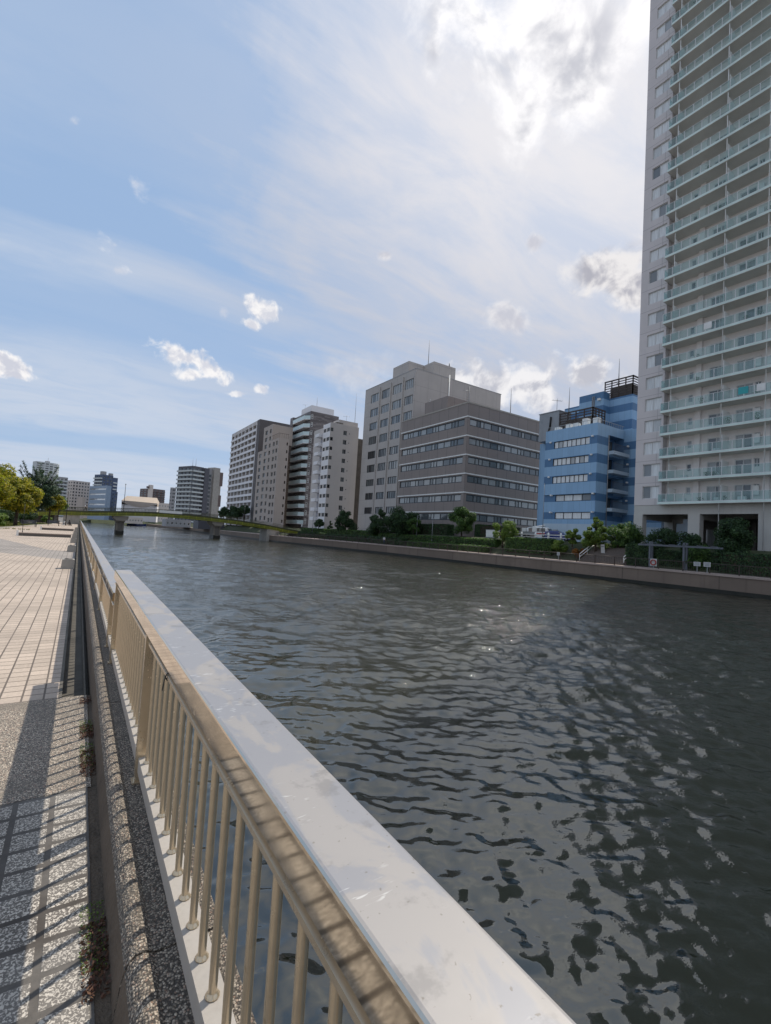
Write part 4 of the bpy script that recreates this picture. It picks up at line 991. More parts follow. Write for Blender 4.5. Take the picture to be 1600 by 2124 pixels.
mb = MB()
for k in range(9): F_.box(mb, .1, .14, .3+.8*k, .34+.8*k, 34.8, 36.6)
F_.box(mb, .08, .15, .2, 7.5, 36.55, 36.65); F_.box(mb, .1, 3.9, .2, .26, 36.5, 36.6)
for k in range(5): F_.box(mb, .3+.8*k, .35+.8*k, .2, .26, 34.8, 36.5)
mb.build('terrace_frame', M_['brown'], F_.root)

# ---- long apartment slab with white balcony bands
M_['dgable'] = mat('dark_grey_gable', (.115, .105, .105), .7, 0, .12, .3, 8, .04, .2)
S_ = Bld('balcony_apartment_slab', 59, 188.4, TZ, 'long apartment slab with rows of white balconies and a dark grey gable')
mb = MB(); zs_ = [43.2-2.72*k for k in range(15)]
cells = [(3.6+5.45*k, 3.6+5.45*(k+1)-.6) for k in range(7)]
ops = [(a, b_, z+.0, z+1.75) for z in zs_ for a, b_ in cells]
S_.facade(mb, 'L', 3.2, 42, TZ, 46.5, ops, 1.3, m=1, mfn=None)
S_.facade(mb, 'L', 0, 3.2, TZ, 46.6, [], .2); S_.facade(mb, 'R', 0, 13, TZ, 46.6, [], .2); mb.quad((0,42,0), (13,42,0), (13,42,44), (0,42,44)); mb.quad((0,0,44.1), (13,0,44.1), (13,42,44.1), (0,42,44.1)); S_.box(mb, 1.28, 1.4, 3.2, 42, TZ, 46.4)
mb.build('wall', [M_['dgable'], M_['wapt']], S_.root)
bb = MB(); bb.box(-.35, .02, 0, 38.6, 0, .95); bme = bb.mesh('balcony', M_['wband'])
for k, z in enumerate(zs_): inst('balcony', bme, S_.root, (0, 3.3, z-.95-TZ))
for o in ops[:98]: S_.window('L', (o[0]+.3, o[1]-.3, o[2], o[3]-.1), 2, 1, .1, 'gframe', 'glassd', 1.2, name='balcony_door')
mb = MB()
for a, b_ in cells: S_.box(mb, -.3, .05, a-.5, a-.1, TZ, 46.2)
mb.build('party_wall', M_['wband'], S_.root)

M_['teal_cloth'] = mat('teal_cloth', (.06, .36, .38), .9, 0, .1, 3, 30, .1)
for k, yy_, wd, mt, l in ((4, 22.6, 1.0, 'teal_cloth', 'turquoise towel hung over a lower balcony balustrade of the residential tower'), (4, 20.9, .8, 'white', 'white sheet hung beside the turquoise towel on the residential tower'), (7, 26.5, .9, 'white', 'white sheet hung over a balcony three floors above the turquoise towel')):
    mb = MB(); n = 8
    for i in range(n):
        for (dx, za, zb2) in ((-1.02, .55, 1.385), (-.905, .8, 1.385)):
            ya, yb2 = -wd/2+wd*i/n, -wd/2+wd*(i+1)/n; mb.quad((dx+.012*(i%2),ya,za), (dx+.012*((i+1)%2),yb2,za), (dx+.012*((i+1)%2),yb2,zb2), (dx+.012*(i%2),ya,zb2))
    mb.quad((-1.01,-wd/2,1.386), (-1.01,wd/2,1.386), (-.9,wd/2,1.386), (-.9,-wd/2,1.386))
    tag(mb.build('laundry', M_[mt]), l, 'laundry').location = (65, yy_, Z0+FH*k)
# ------------------------------------------------------------------ distant buildings
def span(P, dr, x, y=1040):
    n = ray(x, y).cross(Vector((0,0,1))); q = P-EYE; return -(q.dot(n))/dr.dot(n)
def far_bld(name, label, cx_, ct, dist, rz, lx, rx, wallm, fl, style, zb=1.0, gm='glassd', fm='gframe', bal=None, maxf=30, ncell=(4, 4), win=(.6, .5), group=None):
    """corner pixel and distance fix the near corner; lx, rx: how far the two faces run"""
    P = atD(cx_, ct, dist); a = R(rz); zt = P.z
    dL = Vector((-math.sin(a), math.cos(a), 0)); dR = Vector((math.cos(a), math.sin(a), 0))
    L = abs(span(P, dL, lx)) if lx is not None else 12.0
    W = abs(span(P, dR, rx)) if rx is not None else 12.0
    b = Bld(name, P.x, P.y, zb, label, 'building', a, group)
    nf = min(maxf, int((zt-zb-1)/fl)); mb = MB(); zf = [zt-.9-fl*(k+1)+.55 for k in range(nf)]
    faces = (('L', L, ncell[0]), ('R', W, ncell[1]))
    for f, ln, nc in faces:
        ops = []
        if nc:
            cw = ln/nc
            for z in zf:
                for k in range(nc): ops.append((cw*(k+.5-win[0]/2), cw*(k+.5+win[0]/2), z+fl*(.5-win[1]/2)-.3, z+fl*(.5+win[1]/2)-.3))
        st = style.get(f, 'win')
        if st == 'blank': ops = []
        b.facade(mb, f, 0, ln, zb, zt, ops, .35)
        for o in ops[:100]: b.window(f, o, 2 if o[1]-o[0] > 1.6 else 1, 1, .12, fm, gm, .3)
        if st == 'bal':
            for z in zf:
                q = MB()
                if f == 'L': b.box(q, -1.3, 0, .2, ln-.2, z-.75, z+.35)
                else: b.box(q, .2, ln-.2, -1.3, 0, z-.75, z+.35)
                b_ = q.build('balcony', M_[bal or 'wband'], b.root)
    mb.quad((0,0,zt-zb-.2), (W,0,zt-zb-.2), (W,L,zt-zb-.2), (0,L,zt-zb-.2)); mb.quad((W,0,0), (W,L,0), (W,L,zt-zb), (W,0,zt-zb)); mb.quad((0,L,0), (W,L,0), (W,L,zt-zb), (0,L,zt-zb))
    mb.build('wall', M_[wallm], b.root); b.L, b.W, b.zt = L, W, zt
    return b
M_['fgrey'] = mat('distant_grey_render', (.30, .30, .31), .8, 0, .12, .1, 3, 0, .15)
M_['fdark'] = mat('distant_dark_render', (.095, .095, .11), .7, 0, .12, .1, 3, 0, .15)
M_['fbrown'] = mat('distant_brown_tile', (.14, .105, .10), .7, 0, .12, .1, 3, 0, .15)
M_['fcream'] = mat('distant_cream_render', (.55, .50, .46), .8, 0, .12, .1, 3, 0, .15)
M_['fnavy'] = mat('distant_navy_cladding', (.06, .085, .15), .5, 0, .12, .1, 3, 0, .1)
M_['fblue'] = mat('distant_blue_grey_cladding', (.22, .29, .38), .4, 0, .12, .1, 3, 0, .1)
M_['fpale'] = mat('distant_pale_balcony', (.50, .53, .53), .7, 0, .1, .1, 3, 0, .1)
K = far_bld('balcony_apartment_block', 'grey apartment block with curved bands of balconies and dark side wing beyond the bridge', 401, 966, 330, 22, 365, 418, 'fdark', 3.0, {'L': 'bal', 'R': 'bal'}, bal='fpale', ncell=(4, 3), win=(.75, .55))
b = K
mb = MB(); b.box(mb, b.W, b.W+3.6, -1.6, 6, 1, b.zt-.3); mb.build('dark_core', M_['fdark'], b.root)
mb = MB(); b.box(mb, b.W+3.61, b.W+7.2, -.2, 6, 1, b.zt-.1); o = mb.build('window_bay', M_['fgrey'], b.root)
for k in range(12): b.window('R', (b.W+4.6, b.W+6.0, 4+3*k, 5.7+3*k), 1, 1, .15, 'dframe', 'glassd', -.25, w=-.2)
mb = MB(); b.box(mb, b.W+7.21, b.W+12.2, -2.2, 6, 1, b.zt+1.2); mb.build('stair_shaft', M_['conc'], b.root)
mb = MB(); b.box(mb, b.W+12.3, b.W+17.6, 1.5, 9, b.zt-11.5, b.zt-1.2); b.box(mb, b.W+12.3, b.W+17.2, 1.5, 9, b.zt-27, b.zt-18.5); mb.build('dark_wing', M_['fbrown'], b.root)
mb = MB(); b.box(mb, b.W+12.2, b.W+16.4, 1.8, 9, 1, b.zt-1.4); mb.build('wing_core', M_['conc'], b.root)
b.mast(4, 3, b.zt, b.zt+6.5, .12); b.mast(1.5, 3, b.zt, b.zt+6, .1)
far_bld('slim_block', 'slim grey block peeping out left of the curved-balcony apartments', 357, 1011, 400, 15, 351.5, 364, 'fgrey', 3.0, {'R': 'win'}, ncell=(1, 1))
b = far_bld('navy_apartment_tower', 'dark navy apartment tower with pale balcony bands on its left side', 214, 984, 420, 28, 192, 231, 'fnavy', 3.0, {'L': 'bal', 'R': 'win'}, bal='fpale', ncell=(4, 3), win=(.6, .5))
mb = MB(); b.box(mb, .3, 3.6, 1, 5, b.zt, b.zt+3.0); b.box(mb, b.W-3.0, b.W-.2, .3, 3, b.zt, b.zt+2.0); mb.build('roof_room', M_['fgrey'], b.root)
mb = MB(); b.box(mb, b.W, b.W+4.5, .2, 8, 1, b.zt-1.5); mb.build('stair_tower', M_['fnavy'], b.root)
mb = MB()
for k in range(11): b.box(mb, b.W+.3, b.W+3.6, -.5, .2, 5+3*k, 6.0+3*k)
mb.build('stair_landing', M_['fpale'], b.root)
b = far_bld('blue_grey_office', 'low blue-grey glazed office with white window stripes in front of the navy tower', 222.5, 1007, 375, 20, 184, 229, 'fblue', 4.2, {'L': 'win', 'R': 'blank'}, gm='glassw', fm='wframe', ncell=(1, 1), win=(.92, .30))
b = far_bld('navy_annex', 'small navy annex with pale top beside the white hall', 238, 1020, 390, 20, 231, 243, 'fnavy', 3.4, {'L': 'win', 'R': 'win'}, ncell=(1, 1), win=(.4, .5))
b = far_bld('brown_apartment_block', 'brown apartment block with a pale lift shaft rising behind the white hall', 312, 1013, 600, 20, 289, 341, 'fbrown', 3.0, {'L': 'win', 'R': 'bal'}, bal='fbrown', ncell=(3, 4))
mb = MB(); b.box(mb, -1.2, 3.0, -1.6, 3, 1, b.zt+4.5); mb.build('lift_shaft', M_['fcream'], b.root); mb = MB(); b.box(mb, -3.5, 0, 0, 3, b.zt, b.zt+2.5); mb.build('roof_room', M_['fbrown'], b.root)
b = far_bld('cream_apartment_block', 'cream apartment block with many small dark windows left of the glazed office', 152, 996, 430, 25, 133, 184, 'fcream', 2.9, {'L': 'win', 'R': 'win'}, ncell=(3, 6), win=(.5, .5), maxf=10)
b = far_bld('banded_grey_block', 'grey apartment block with long balcony bands behind the feathery dark tree', 118, 988, 400, 20, 92, 137, 'fgrey', 3.0, {'L': 'blank', 'R': 'bal'}, bal='fpale', ncell=(2, 3))
# round-cornered high tower far off
P = atD(98, 960, 700); t = thing('curved_high_rise', (P.x, P.y, 0), 'pale high-rise with curved end standing farthest off above the trees', 'building', None, R(20))
zt = P.z; mb = MB(); pr = [(-15,-6), (6,-9), (12,-7), (15.5,-2), (15.5,4), (10,9), (-15,9)]
for (xa, ya), (xb, yb) in zip(pr, pr[1:]+pr[:1]): mb.quad((xa,ya,0), (xb,yb,0), (xb,yb,zt), (xa,ya,zt))
mb.poly([(x, y, zt) for x, y in pr]); mb.build('wall', M_['fpale'], t)
for k in range(22):
    z = zt-3.4-3.3*k; mb = MB()
    for (xa, ya), (xb, yb), n in ((pr[0], pr[1], 4), (pr[1], pr[2], 1), (pr[2], pr[3], 1)):
        dx, dy = xb-xa, yb-ya; ln = math.hypot(dx, dy); nx_, ny_ = dy/ln, -dx/ln
        for i in range(n):
            f0, f1 = (i+.14)/n, (i+.86)/n; mb.quad(*[(xa+dx*f+nx_*.12, ya+dy*f+ny_*.12, zz_) for f, zz_ in ((f0,z), (f1,z), (f1,z+1.7), (f0,z+1.7))])
    mb.build('window_row', M_['glass'], t)
mb = MB(); mb.box(-2,3,-2,3,zt,zt+2.5); mb.tube((1,0,zt+2),(1,0,zt+8),.2,n=5); mb.build('roof_room', M_['fgrey'], t)
# white hall with a vaulted roof
P = atD(252, 1052, 450); dr = Vector((math.cos(R(-18)), math.sin(R(-18)), 0)); ln = abs(span(P, dr, 327))
t = thing('vaulted_hall', (P.x, P.y, .5), 'white hall with long curved tan roof seen over the bridge', 'hall', None, R(-18))
mb = MB(); mb.box(0, ln, 0, 26, 0, 16.5); mb.box(.3, ln-.3, -.9, 0, 16, 16.4); mb.build('wall', M_['wband'], t)
mb = MB(); n = 20; pts = []
for k in range(n+1):
    f = k/n; bow = 1-(2*f-1)**2; pts.append((ln*f, -1.0-3.2*bow, 20.2-.6*f, 18.9-.5*f-3.6*bow, -.5-.6*bow))
for p, q in zip(pts, pts[1:]):
    mb.quad((p[0],p[1],p[2]), (q[0],q[1],q[2]), (q[0],q[4],q[3]), (p[0],p[4],p[3])); mb.quad((p[0],p[4],p[3]), (q[0],q[4],q[3]), (q[0],.1,q[3]), (p[0],.1,p[3]))
mb.build('fascia_band', M_['fcream'], t)
M_['tanroof'] = mat('tan_metal_roof', (.42, .34, .26), .5, 0, .1, .1, 2, 0, .1)
mb = MB()
for p, q in zip(pts, pts[1:]): mb.quad((p[0],p[1],p[2]+.05), (q[0],q[1],q[2]+.05), (min(q[0],ln*.88),16,25.8), (min(p[0],ln*.88),16,25.8))
mb.quad((0,-1,20.2), (0,16,25.8), (0,26,16), (0,0,16)); mb.quad((ln,-1,19.65), (ln*.88,16,25.8), (ln,26,16.4), (ln,0,16.4)); mb.quad((0,16,25.8), (ln*.88,16,25.8), (ln,26,16.4), (0,26,16.4)); mb.build('roof', M_['tanroof'], t)
b = far_bld('beige_box_building', 'plain beige box building standing just left of the glazed office above the bridge', 172, 1032, 300, 20, 160, 176.5, 'beige', 3.3, {'L': 'blank', 'R': 'blank'}, ncell=(0, 0))
b = far_bld('low_white_building', 'long low white building right of the vaulted hall above the bridge', 330, 1043, 430, -12, 323, 358, 'fcream', 4, {'L': 'blank', 'R': 'win'}, ncell=(1, 5), win=(.3, .4), fm='wframe')
for i, (x, y, dist, lx, rx, mt, l) in enumerate(((262, 1072, 330, 256, 300, 'fcream', 'pale waterside shed seen under the bridge between its piers, left one'), (345, 1076, 250, 340, 400, 'fgrey', 'grey waterside shed seen under the bridge, near the right pier'), (412, 1080, 215, 405, 470, 'fdark', 'dark waterside shed seen under the bridge behind the right pier'))):
    far_bld('waterside_shed', l, x, y, dist, -2, lx, rx, mt, 3.0, {'L': 'blank', 'R': 'win'}, zb=-.16, ncell=(1, 6), win=(.45, .4), fm='wframe', group='low sheds along the far quay')
# moored boat beyond the left pier
P = atZ(283, 1090, ZW); t = thing('moored_boat', (P.x, P.y, ZW), 'small blue and white boat moored beyond the left bridge pier', 'boat', None, R(8))
mb = MB(); hs = [(-7,.9,1.2), (-3,1.5,1.1), (3,1.5,1.2), (6,.9,1.5), (7.6,.05,1.8)]
for (xa, wa, ha), (xb, wb, hb) in zip(hs, hs[1:]):
    for s_ in (-1, 1): mb.quad((xa,s_*wa*.6,-.2), (xb,s_*wb*.6,-.2), (xb,s_*wb,hb), (xa,s_*wa,ha))
    mb.quad((xa,-wa,ha-.1), (xb,-wb,hb-.1), (xb,wb,hb-.1), (xa,wa,ha-.1))
mb.quad((-7,-.9,1.2), (-7,.9,1.2), (-7,.54,-.2), (-7,-.54,-.2)); mb.build('hull', M_['bluepaint'], t)
mb = MB(); mb.extrude([(-4,1.1), (-4,2.6), (1.2,2.6), (2.0,1.1)], -1.05, 1.05, 'x') if False else mb.box(-4, 1.5, -1.05, 1.05, 1.05, 2.6); mb.box(-4.3, 2, -1.2, 1.2, 2.6, 2.7); mb.build('cabin', M_['white'], t)

# ------------------------------------------------------------------ vegetation
def crown(n, clumps, s0, s1, rnd, flat=.0, droop=0.0):
    """leaves spread in clumps through a crown; every leaf its own small face"""
    mb = MB(); per = max(8, int(n*1.7)//len(clumps))
    for c, r in clumps:
        for i in range(per):
            d_ = Vector((rnd.gauss(0,1), rnd.gauss(0,1), rnd.gauss(0,1)))
            if d_.length < 1e-3: continue
            d_.normalize(); q = r*(rnd.random()**.35)
            p = Vector(c) + Vector((d_.x*q, d_.y*q, d_.z*q*.8))
            nrm = (d_ + Vector((rnd.gauss(0,.5), rnd.gauss(0,.5), rnd.gauss(.3,.5)))).normalized()
            a = nrm.orthogonal().normalized(); a.rotate(Matrix.Rotation(rnd.uniform(0,6.28), 3, nrm)); b_ = nrm.cross(a)
            s = rnd.uniform(s0, s1); mb.quad(p-a*s, p+b_*s*.45-nrm*s*.15, p+a*s, p-b_*s*.45-nrm*s*.15)
    return mb
def tree(name, label, x, y, z0, h, rx, crown_z, mt, n=4500, leaf=(.14,.26), nc=26, seed=1, trunk=.16, ball=.42, shape='round', group=None, lean=0.0, cat='tree'):
    rnd = random.Random(seed); t = thing(name, (x, y, z0), label, cat, group)
    rz_ = (h-crown_z)/2; zc_ = crown_z+rz_; clumps = []
    for i in range(nc):
        while True:
            v = Vector((rnd.uniform(-1,1), rnd.uniform(-1,1), rnd.uniform(-1,1)))
            if .25 < v.length < 1: break
        k = 1.0
        if shape == 'cone': k = max(.12, .75-.62*v.z)
        if shape == 'open': k = 1.15
        f = v.length**-.35
        c = (v.x*rx*k*f*(1-ball*.5)+lean*(v.z), v.y*rx*k*f*(1-ball*.5), zc_+v.z*rz_*f*(1-ball*.35))
        clumps.append((c, rx*ball*rnd.uniform(.6, 1.1)*(k if shape == 'cone' else 1)))
    tm = MB(); top = zc_+rz_*.35
    pts = [(0,0,-.1), (rnd.uniform(-.1,.1), rnd.uniform(-.1,.1), crown_z*.6), (rnd.uniform(-.15,.15)+lean*.2, rnd.uniform(-.15,.15), zc_), (lean*.5, 0, top)]
    tm.path(pts, [trunk*1.25, trunk, trunk*.7, trunk*.25], 8)
    for c, r in clumps[:12]:
        f = rnd.uniform(.25, .8); p = Vector(pts[1])*(1-f)+Vector(pts[2])*f; q = p*.5+Vector(c)*.5+Vector((0,0,.15*h*.1)); tm.path([p, q, c], [trunk*.45, trunk*.28, trunk*.1], 5)
    tm.build('trunk', M_['bark'], t)
    crown(n, clumps, leaf[0], leaf[1], rnd).build('crown', M_[mt], t)
    return t
GL = 'trees on the lawn at the left'
tree('broadleaf_tree', 'broad yellow-green tree at the left edge of the lawn, nearest of the three', -9.9, 71, 0, 6.6, 3.0, 1.6, 'leafy', 6500, (.12,.24), 34, 11, .2, .40, group=GL)
tree('broadleaf_tree', 'rounded yellow-green tree in front of the dark feathery tree', -7.3, 82, 0, 6.6, 3.3, 1.9, 'leafy', 7500, (.12,.24), 38, 12, .2, .36, group=GL)
tree('broadleaf_tree', 'tall olive-yellow tree behind at the left edge, partly out of view', -13.0, 100, 0, 10.8, 4.6, 3.5, 'leafy', 6500, (.16,.3), 34, 13, .28, .40, group=GL)
tree('broadleaf_tree', 'small yellow-green tree at the right end of the lawn by the bridge', -4.9, 113, 0, 7.0, 2.5, 2.7, 'leafy', 5200, (.12,.24), 28, 14, .16, .40, group=GL)
tree('broadleaf_tree', 'small bright green tree half hidden behind the rightmost yellow-green tree', -3.9, 128, 0, 6.0, 1.9, 2.7, 'leafl', 2500, (.12,.24), 16, 15, .12, .5, group=GL)
# the dark tree with long leafy shoots
t = tree('feathery_tree', 'dark green tree with long bottlebrush shoots rising above the yellow trees', -6.9, 108, 0, 9.0, 3.6, 2.6, 'leafp', 6500, (.13,.26), 34, 16, .22, .40, group=GL)
rnd = random.Random(33); mb = MB(); tm = MB()
for i in range(34):
    az = rnd.uniform(0, 6.28); el = rnd.uniform(.25, 1.35); L = rnd.uniform(2.2, 4.6); st = Vector((rnd.uniform(-1.4,1.4), rnd.uniform(-1.4,1.4), rnd.uniform(5.2, 7.4)))
    dr = Vector((math.cos(az)*math.cos(el), math.sin(az)*math.cos(el), math.sin(el))); tm.tube(st, st+dr*L, .05, .015, 5)
    for j in range(95):
        f = .25+.75*rnd.random(); p = st+dr*(L*f); v = Vector((rnd.gauss(0,1), rnd.gauss(0,1), rnd.gauss(0,1))); v = (v-dr*v.dot(dr)).normalized()
        q = p+v*.34+dr*.12; s_ = v.cross(dr)*.075; mb.quad(p-s_, p+s_, q+s_*.6, q-s_*.6)
mb.build('shoot_foliage', M_['leafp'], t); tm.build('shoot', M_['bark'], t)
def shrub(name, label, x, y, z0, rx, h, mt, n, leaf, seed, nc=14, shape='round', group=None):
    return tree(name, label, x, y, z0, h, rx, .05, mt, n, leaf, nc, seed, .06, .5, shape, group, cat='shrub')
for i, (x, y, r, h, mt, l) in enumerate(((-12.5, 78, 1.9, 2.4, 'leaf', 'dark green shrub under the leftmost yellow tree at the photo edge'), (-8.8, 76, 1.3, 1.6, 'leafl', 'low light green shrub between the two nearest yellow trees'), (-9.9, 92, 2.2, 2.6, 'leafd', 'dark shrub mass behind the grey bench'), (-7.9, 104, 1.6, 2.6, 'leafd', 'dark shrub at the foot of the feathery tree'), (-5.6, 122, .9, 1.8, 'leafl', 'small light shrub left of the grey hut columns'), (-14, 66, 2.0, 2.8, 'leafl', 'pale green shrub at the extreme left edge of the lawn'))):
    shrub('shrub', l, x, y, 0, r, h, mt, 2200, (.08,.17), 40+i)
# lawn
lw = [(-16, 63), (-7.2, 65), (-6.4, 78), (-5.9, 92), (-5.2, 104), (-4.4, 116), (-4.6, 128), (-16, 128)]
mb = MB(); mb.poly([(x, y, .012) for x, y in lw]); M_['turf'] = mat('turf', (.13, .13, .045), .95, 0, .45, .5, 7, .5); struct('lawn', mb, M_['turf'])
mb = MB(); rnd = random.Random(8)
for i in range(9000):
    y = rnd.uniform(63.5, 127); x = rnd.uniform(-15.5, -4.4)
    xe = [a[0]+(b_[0]-a[0])*(y-a[1])/(b_[1]-a[1]) for a, b_ in zip(lw[1:], lw[2:7]) if a[1] <= y <= b_[1]]
    if xe and x > xe[0]-.05: continue
    h = rnd.uniform(.05, .14); a = rnd.uniform(0, 6.28); dx, dy = .06*math.cos(a), .06*math.sin(a); mb.quad((x-dx,y-dy,0), (x+dx,y+dy,0), (x+dx*.3+rnd.uniform(-.05,.05),y+dy*.3,h), (x-dx*.3,y-dy*.3,h))
tag(mb.build('grass', M_['grass']), 'short yellowish grass on the lawn under the trees at the left', 'grass', kind='stuff')
mb = MB()
for (xa, ya), (xb, yb) in zip(lw[1:], lw[2:7]):
    dx, dy = xb-xa, yb-ya; ln = math.hypot(dx, dy); nx_, ny_ = dy/ln*.09, -dx/ln*.09
    P = [(xa-nx_,ya-ny_,0), (xb-nx_,yb-ny_,0), (xb+nx_,yb+ny_,0), (xa+nx_,ya+ny_,0)]; Q = [(p[0],p[1],.11) for p in P]
    mb.quad(*Q)
    for i in range(4): mb.quad(P[i], P[(i+1)%4], Q[(i+1)%4], Q[i])
struct('lawn_kerb', mb, M_['conc'])

# opposite bank: hedges, trees, shrubs
def hedge(label, x0, x1, y0, y1, z0, z1, mt, n, seed, leaf=(.06,.13), group='clipped hedges on the opposite bank', lift=0.0):
    rnd = random.Random(seed); t = thing('hedge', ((x0+x1)/2, (y0+y1)/2, z0), label, 'hedge', group); hx, hy, hz = (x1-x0)/2, (y1-y0)/2, z1-z0
    mb = MB(); mb.box(-hx+.15, hx-.15, -hy+.1, hy-.1, -.9, hz-.15); mb.build('stems', M_['bark'], t)
    mb = MB()
    for i in range(n):
        f = rnd.random(); y = rnd.uniform(-hy, hy)
        if f < .5: p = Vector((-hx+rnd.uniform(-.06,.14), y, rnd.uniform(0, hz))); nr = Vector((-1, 0, .35))
        elif f < .85: p = Vector((rnd.uniform(-hx, hx), y, hz+rnd.uniform(-.12,.08)+.1*mnoise.noise((y*.8, seed, 0)))); nr = Vector((0, 0, 1))
        else: p = Vector((rnd.uniform(-hx, hx), -hy+rnd.uniform(-.05,.1), rnd.uniform(0, hz))); nr = Vector((0, -1, .3))
        nr = (nr+Vector((rnd.gauss(0,.5), rnd.gauss(0,.5), rnd.gauss(0,.5)))).normalized(); a = nr.orthogonal().normalized(); a.rotate(Matrix.Rotation(rnd.uniform(0,6.28), 3, nr)); b_ = nr.cross(a); s = rnd.uniform(*leaf)
        mb.quad(p-a*s, p+b_*s*.55, p+a*s, p-b_*s*.55)
    mb.build('foliage', M_[mt], t); return t
hedge('clipped green hedge below the white guard fence and parked truck', 56.4, 57.8, 42.6, 51.2, .4, 2.55, 'leaf', 8000, 61)
hedge('low clipped hedge in front of the tower, left of the grey pergola', 55.6, 57.4, 28.6, 31.4, -.1, 2.3, 'leafd', 4500, 62)
hedge('tall clipped dark hedge in front of the tower at the right edge of the photo', 56.0, 58.0, 8, 21.6, -.1, 2.0, 'leafd', 9000, 63)
hedge('clipped hedge behind the pergola posts in front of the tower', 56.4, 58.0, 21.8, 28.4, -.1, 1.9, 'leafd', 6500, 64)
hedge('upper long low hedge in front of the brown office', 57.2, 58.6, 54, 90, .9, 2.15, 'leaf', 9000, 65, (.07,.16))
hedge('lower long low hedge along the promenade in front of the brown office', 55.4, 56.8, 54.5, 76, -.1, .95, 'leaf', 6500, 66, (.07,.16))
hedge('long low hedge along the promenade in front of the grey office tower', 55.2, 56.8, 78, 132, -.1, 1.4, 'leafd', 8000, 67, (.09,.19))
hedge('upper terrace hedge in front of the white apartment block', 57.0, 58.8, 92, 134, 1.2, 2.6, 'leaf', 7000, 68, (.09,.19))
hedge('dark tall hedge against the foot of the brown office', 61.8, 63.6, 71.5, 92, TZ, 4.7, 'leafd', 6500, 69, (.08,.17))
hedge('dark hedge along the end wall of the brown office', 66, 78, 66.6, 68, TZ, 5.0, 'leafd', 4500, 70, (.08,.17))
GT = 'trees on the opposite bank'
tree('round_tree', 'rounded bright green tree at the corner of the brown office', 59.5, 64.8, 2.0, 6.0, 2.8, 1.0, 'leaf', 7000, (.09,.18), 34, 21, .16, .36, group=GT)
tree('round_tree', 'open light green tree beside the white utility box', 57.5, 52.8, 1.0, 4.5, 2.1, .9, 'leafl', 3800, (.08,.16), 26, 22, .10, .34, 'open', group=GT)
tree('round_tree', 'tall bushy tree in front of the blue banded office', 57.4, 36.4, 1.0, 5.6, 1.9, .4, 'leafl', 7000, (.08,.17), 36, 23, .14, .36, 'cone', group=GT)
tree('round_tree', 'dark green tree leaning over the steps, right of the tall bushy tree', 58.6, 34.2, 1.6, 3.5, 1.7, .2, 'leaf', 3500, (.08,.16), 22, 24, .1, .4, group=GT)
tree('round_tree', 'small yellow-green tree between the blue car and the tall bushy tree', 57.2, 39.7, 1.2, 3.4, 1.0, .8, 'leafl', 2600, (.07,.14), 18, 25, .08, .42, group=GT)
tree('round_tree', 'broad dark tree in front of the left end of the brown office', 58.5, 82.0, 1.4, 6.8, 3.9, .3, 'leafd', 8000, (.11,.22), 40, 26, .2, .34, group=GT)
tree('round_tree', 'tall dark tree in front of the grey office tower', 58.5, 91.5, 1.4, 7.0, 3.8, .3, 'leafd', 7000, (.11,.22), 36, 27, .2, .34, 'cone', group=GT)
tree('round_tree', 'dark tree in front of the gap between white block and grey tower', 58.5, 108, 1.4, 6.6, 3.2, .5, 'leafd', 6000, (.11,.22), 30, 28, .18, .36, group=GT)
tree('cypress', 'small narrow dark cypress in front of the white apartment block', 58.0, 116, 1.8, 3.6, .95, .2, 'leafd', 2200, (.08,.16), 16, 29, .08, .45, 'cone', group=GT)
tree('round_tree', 'small round clipped tree below the aqua balcony tower', 57.0, 121.5, 1.8, 3.6, 1.6, 1.2, 'leafd', 2500, (.09,.18), 18, 30, .1, .4, group=GT)
tree('round_tree', 'slender light green tree beside the broad dark tree at the brown office', 57.6, 77.0, 1.2, 4.6, 1.5, 1.4, 'leaf', 2600, (.09,.18), 20, 31, .08, .38, group=GT)
for i, (px_, Y, l) in enumerate(((465, 218, 'leftmost of the round dark trees on the bank beyond the bridge'), (481, 206, 'second round dark tree from the left beyond the bridge'), (494, 198, 'third round dark tree from the left beyond the bridge'))):
    P = atY(px_, 1060, Y); tree('round_tree', l, P.x, P.y, 2.2, 8.3, 2.9, 3.2, 'leafd', 3000, (.2,.36), 20, 50+i, .2, .42, group=GT)
P = atY(508, 1060, 190); t = tree('palm_tree', 'shaggy palm-like dark tree right of the round trees beyond the bridge', P.x, P.y, 2.2, 8.8, 2.3, 5.0, 'leafd', 1800, (.25,.55), 14, 55, .25, .5, group=GT)
shrub('shrub', 'dark shrub at the left foot of the tower columns', 60.6, 33.4, 1.0, 1.8, 4.6, 'leaf', 4200, (.08,.17), 71, 20)
shrub('shrub', 'dark shrub before the first open bay of the tower', 60.4, 29.4, 1.2, 1.9, 3.4, 'leafd', 4200, (.08,.17), 72, 20)
shrub('shrub', 'dark shrub in front of the middle column of the tower', 60.4, 26.2, 1.2, 1.7, 3.0, 'leafd', 3800, (.08,.17), 73, 20)
shrub('conifer', 'big dark spreading conifer in front of the second open bay of the tower', 60.2, 21.9, .8, 2.2, 5.2, 'leafd', 7000, (.08,.17), 74, 30)
shrub('shrub', 'bright green shrub spilling over the hedge right of the pergola', 57.2, 23.6, -.1, 1.7, 2.7, 'leaf', 5200, (.07,.15), 75, 24)
shrub('shrub', 'orange and rusty low shrub beside the stair handrail', 56.6, 38.2, .2, 1.0, 1.5, 'leafr', 2200, (.06,.12), 76, 12)
shrub('shrub', 'pale grass-like shrub between hedge and small yellow-green tree', 56.8, 41.6, .4, 1.1, 2.4, 'leafl', 2600, (.06,.13), 77, 14)
shrub('shrub', 'dark shrub right of the steps at the foot of the tower wall', 59.4, 32.0, .8, 1.3, 2.2, 'leafd', 2600, (.07,.15), 78, 14)

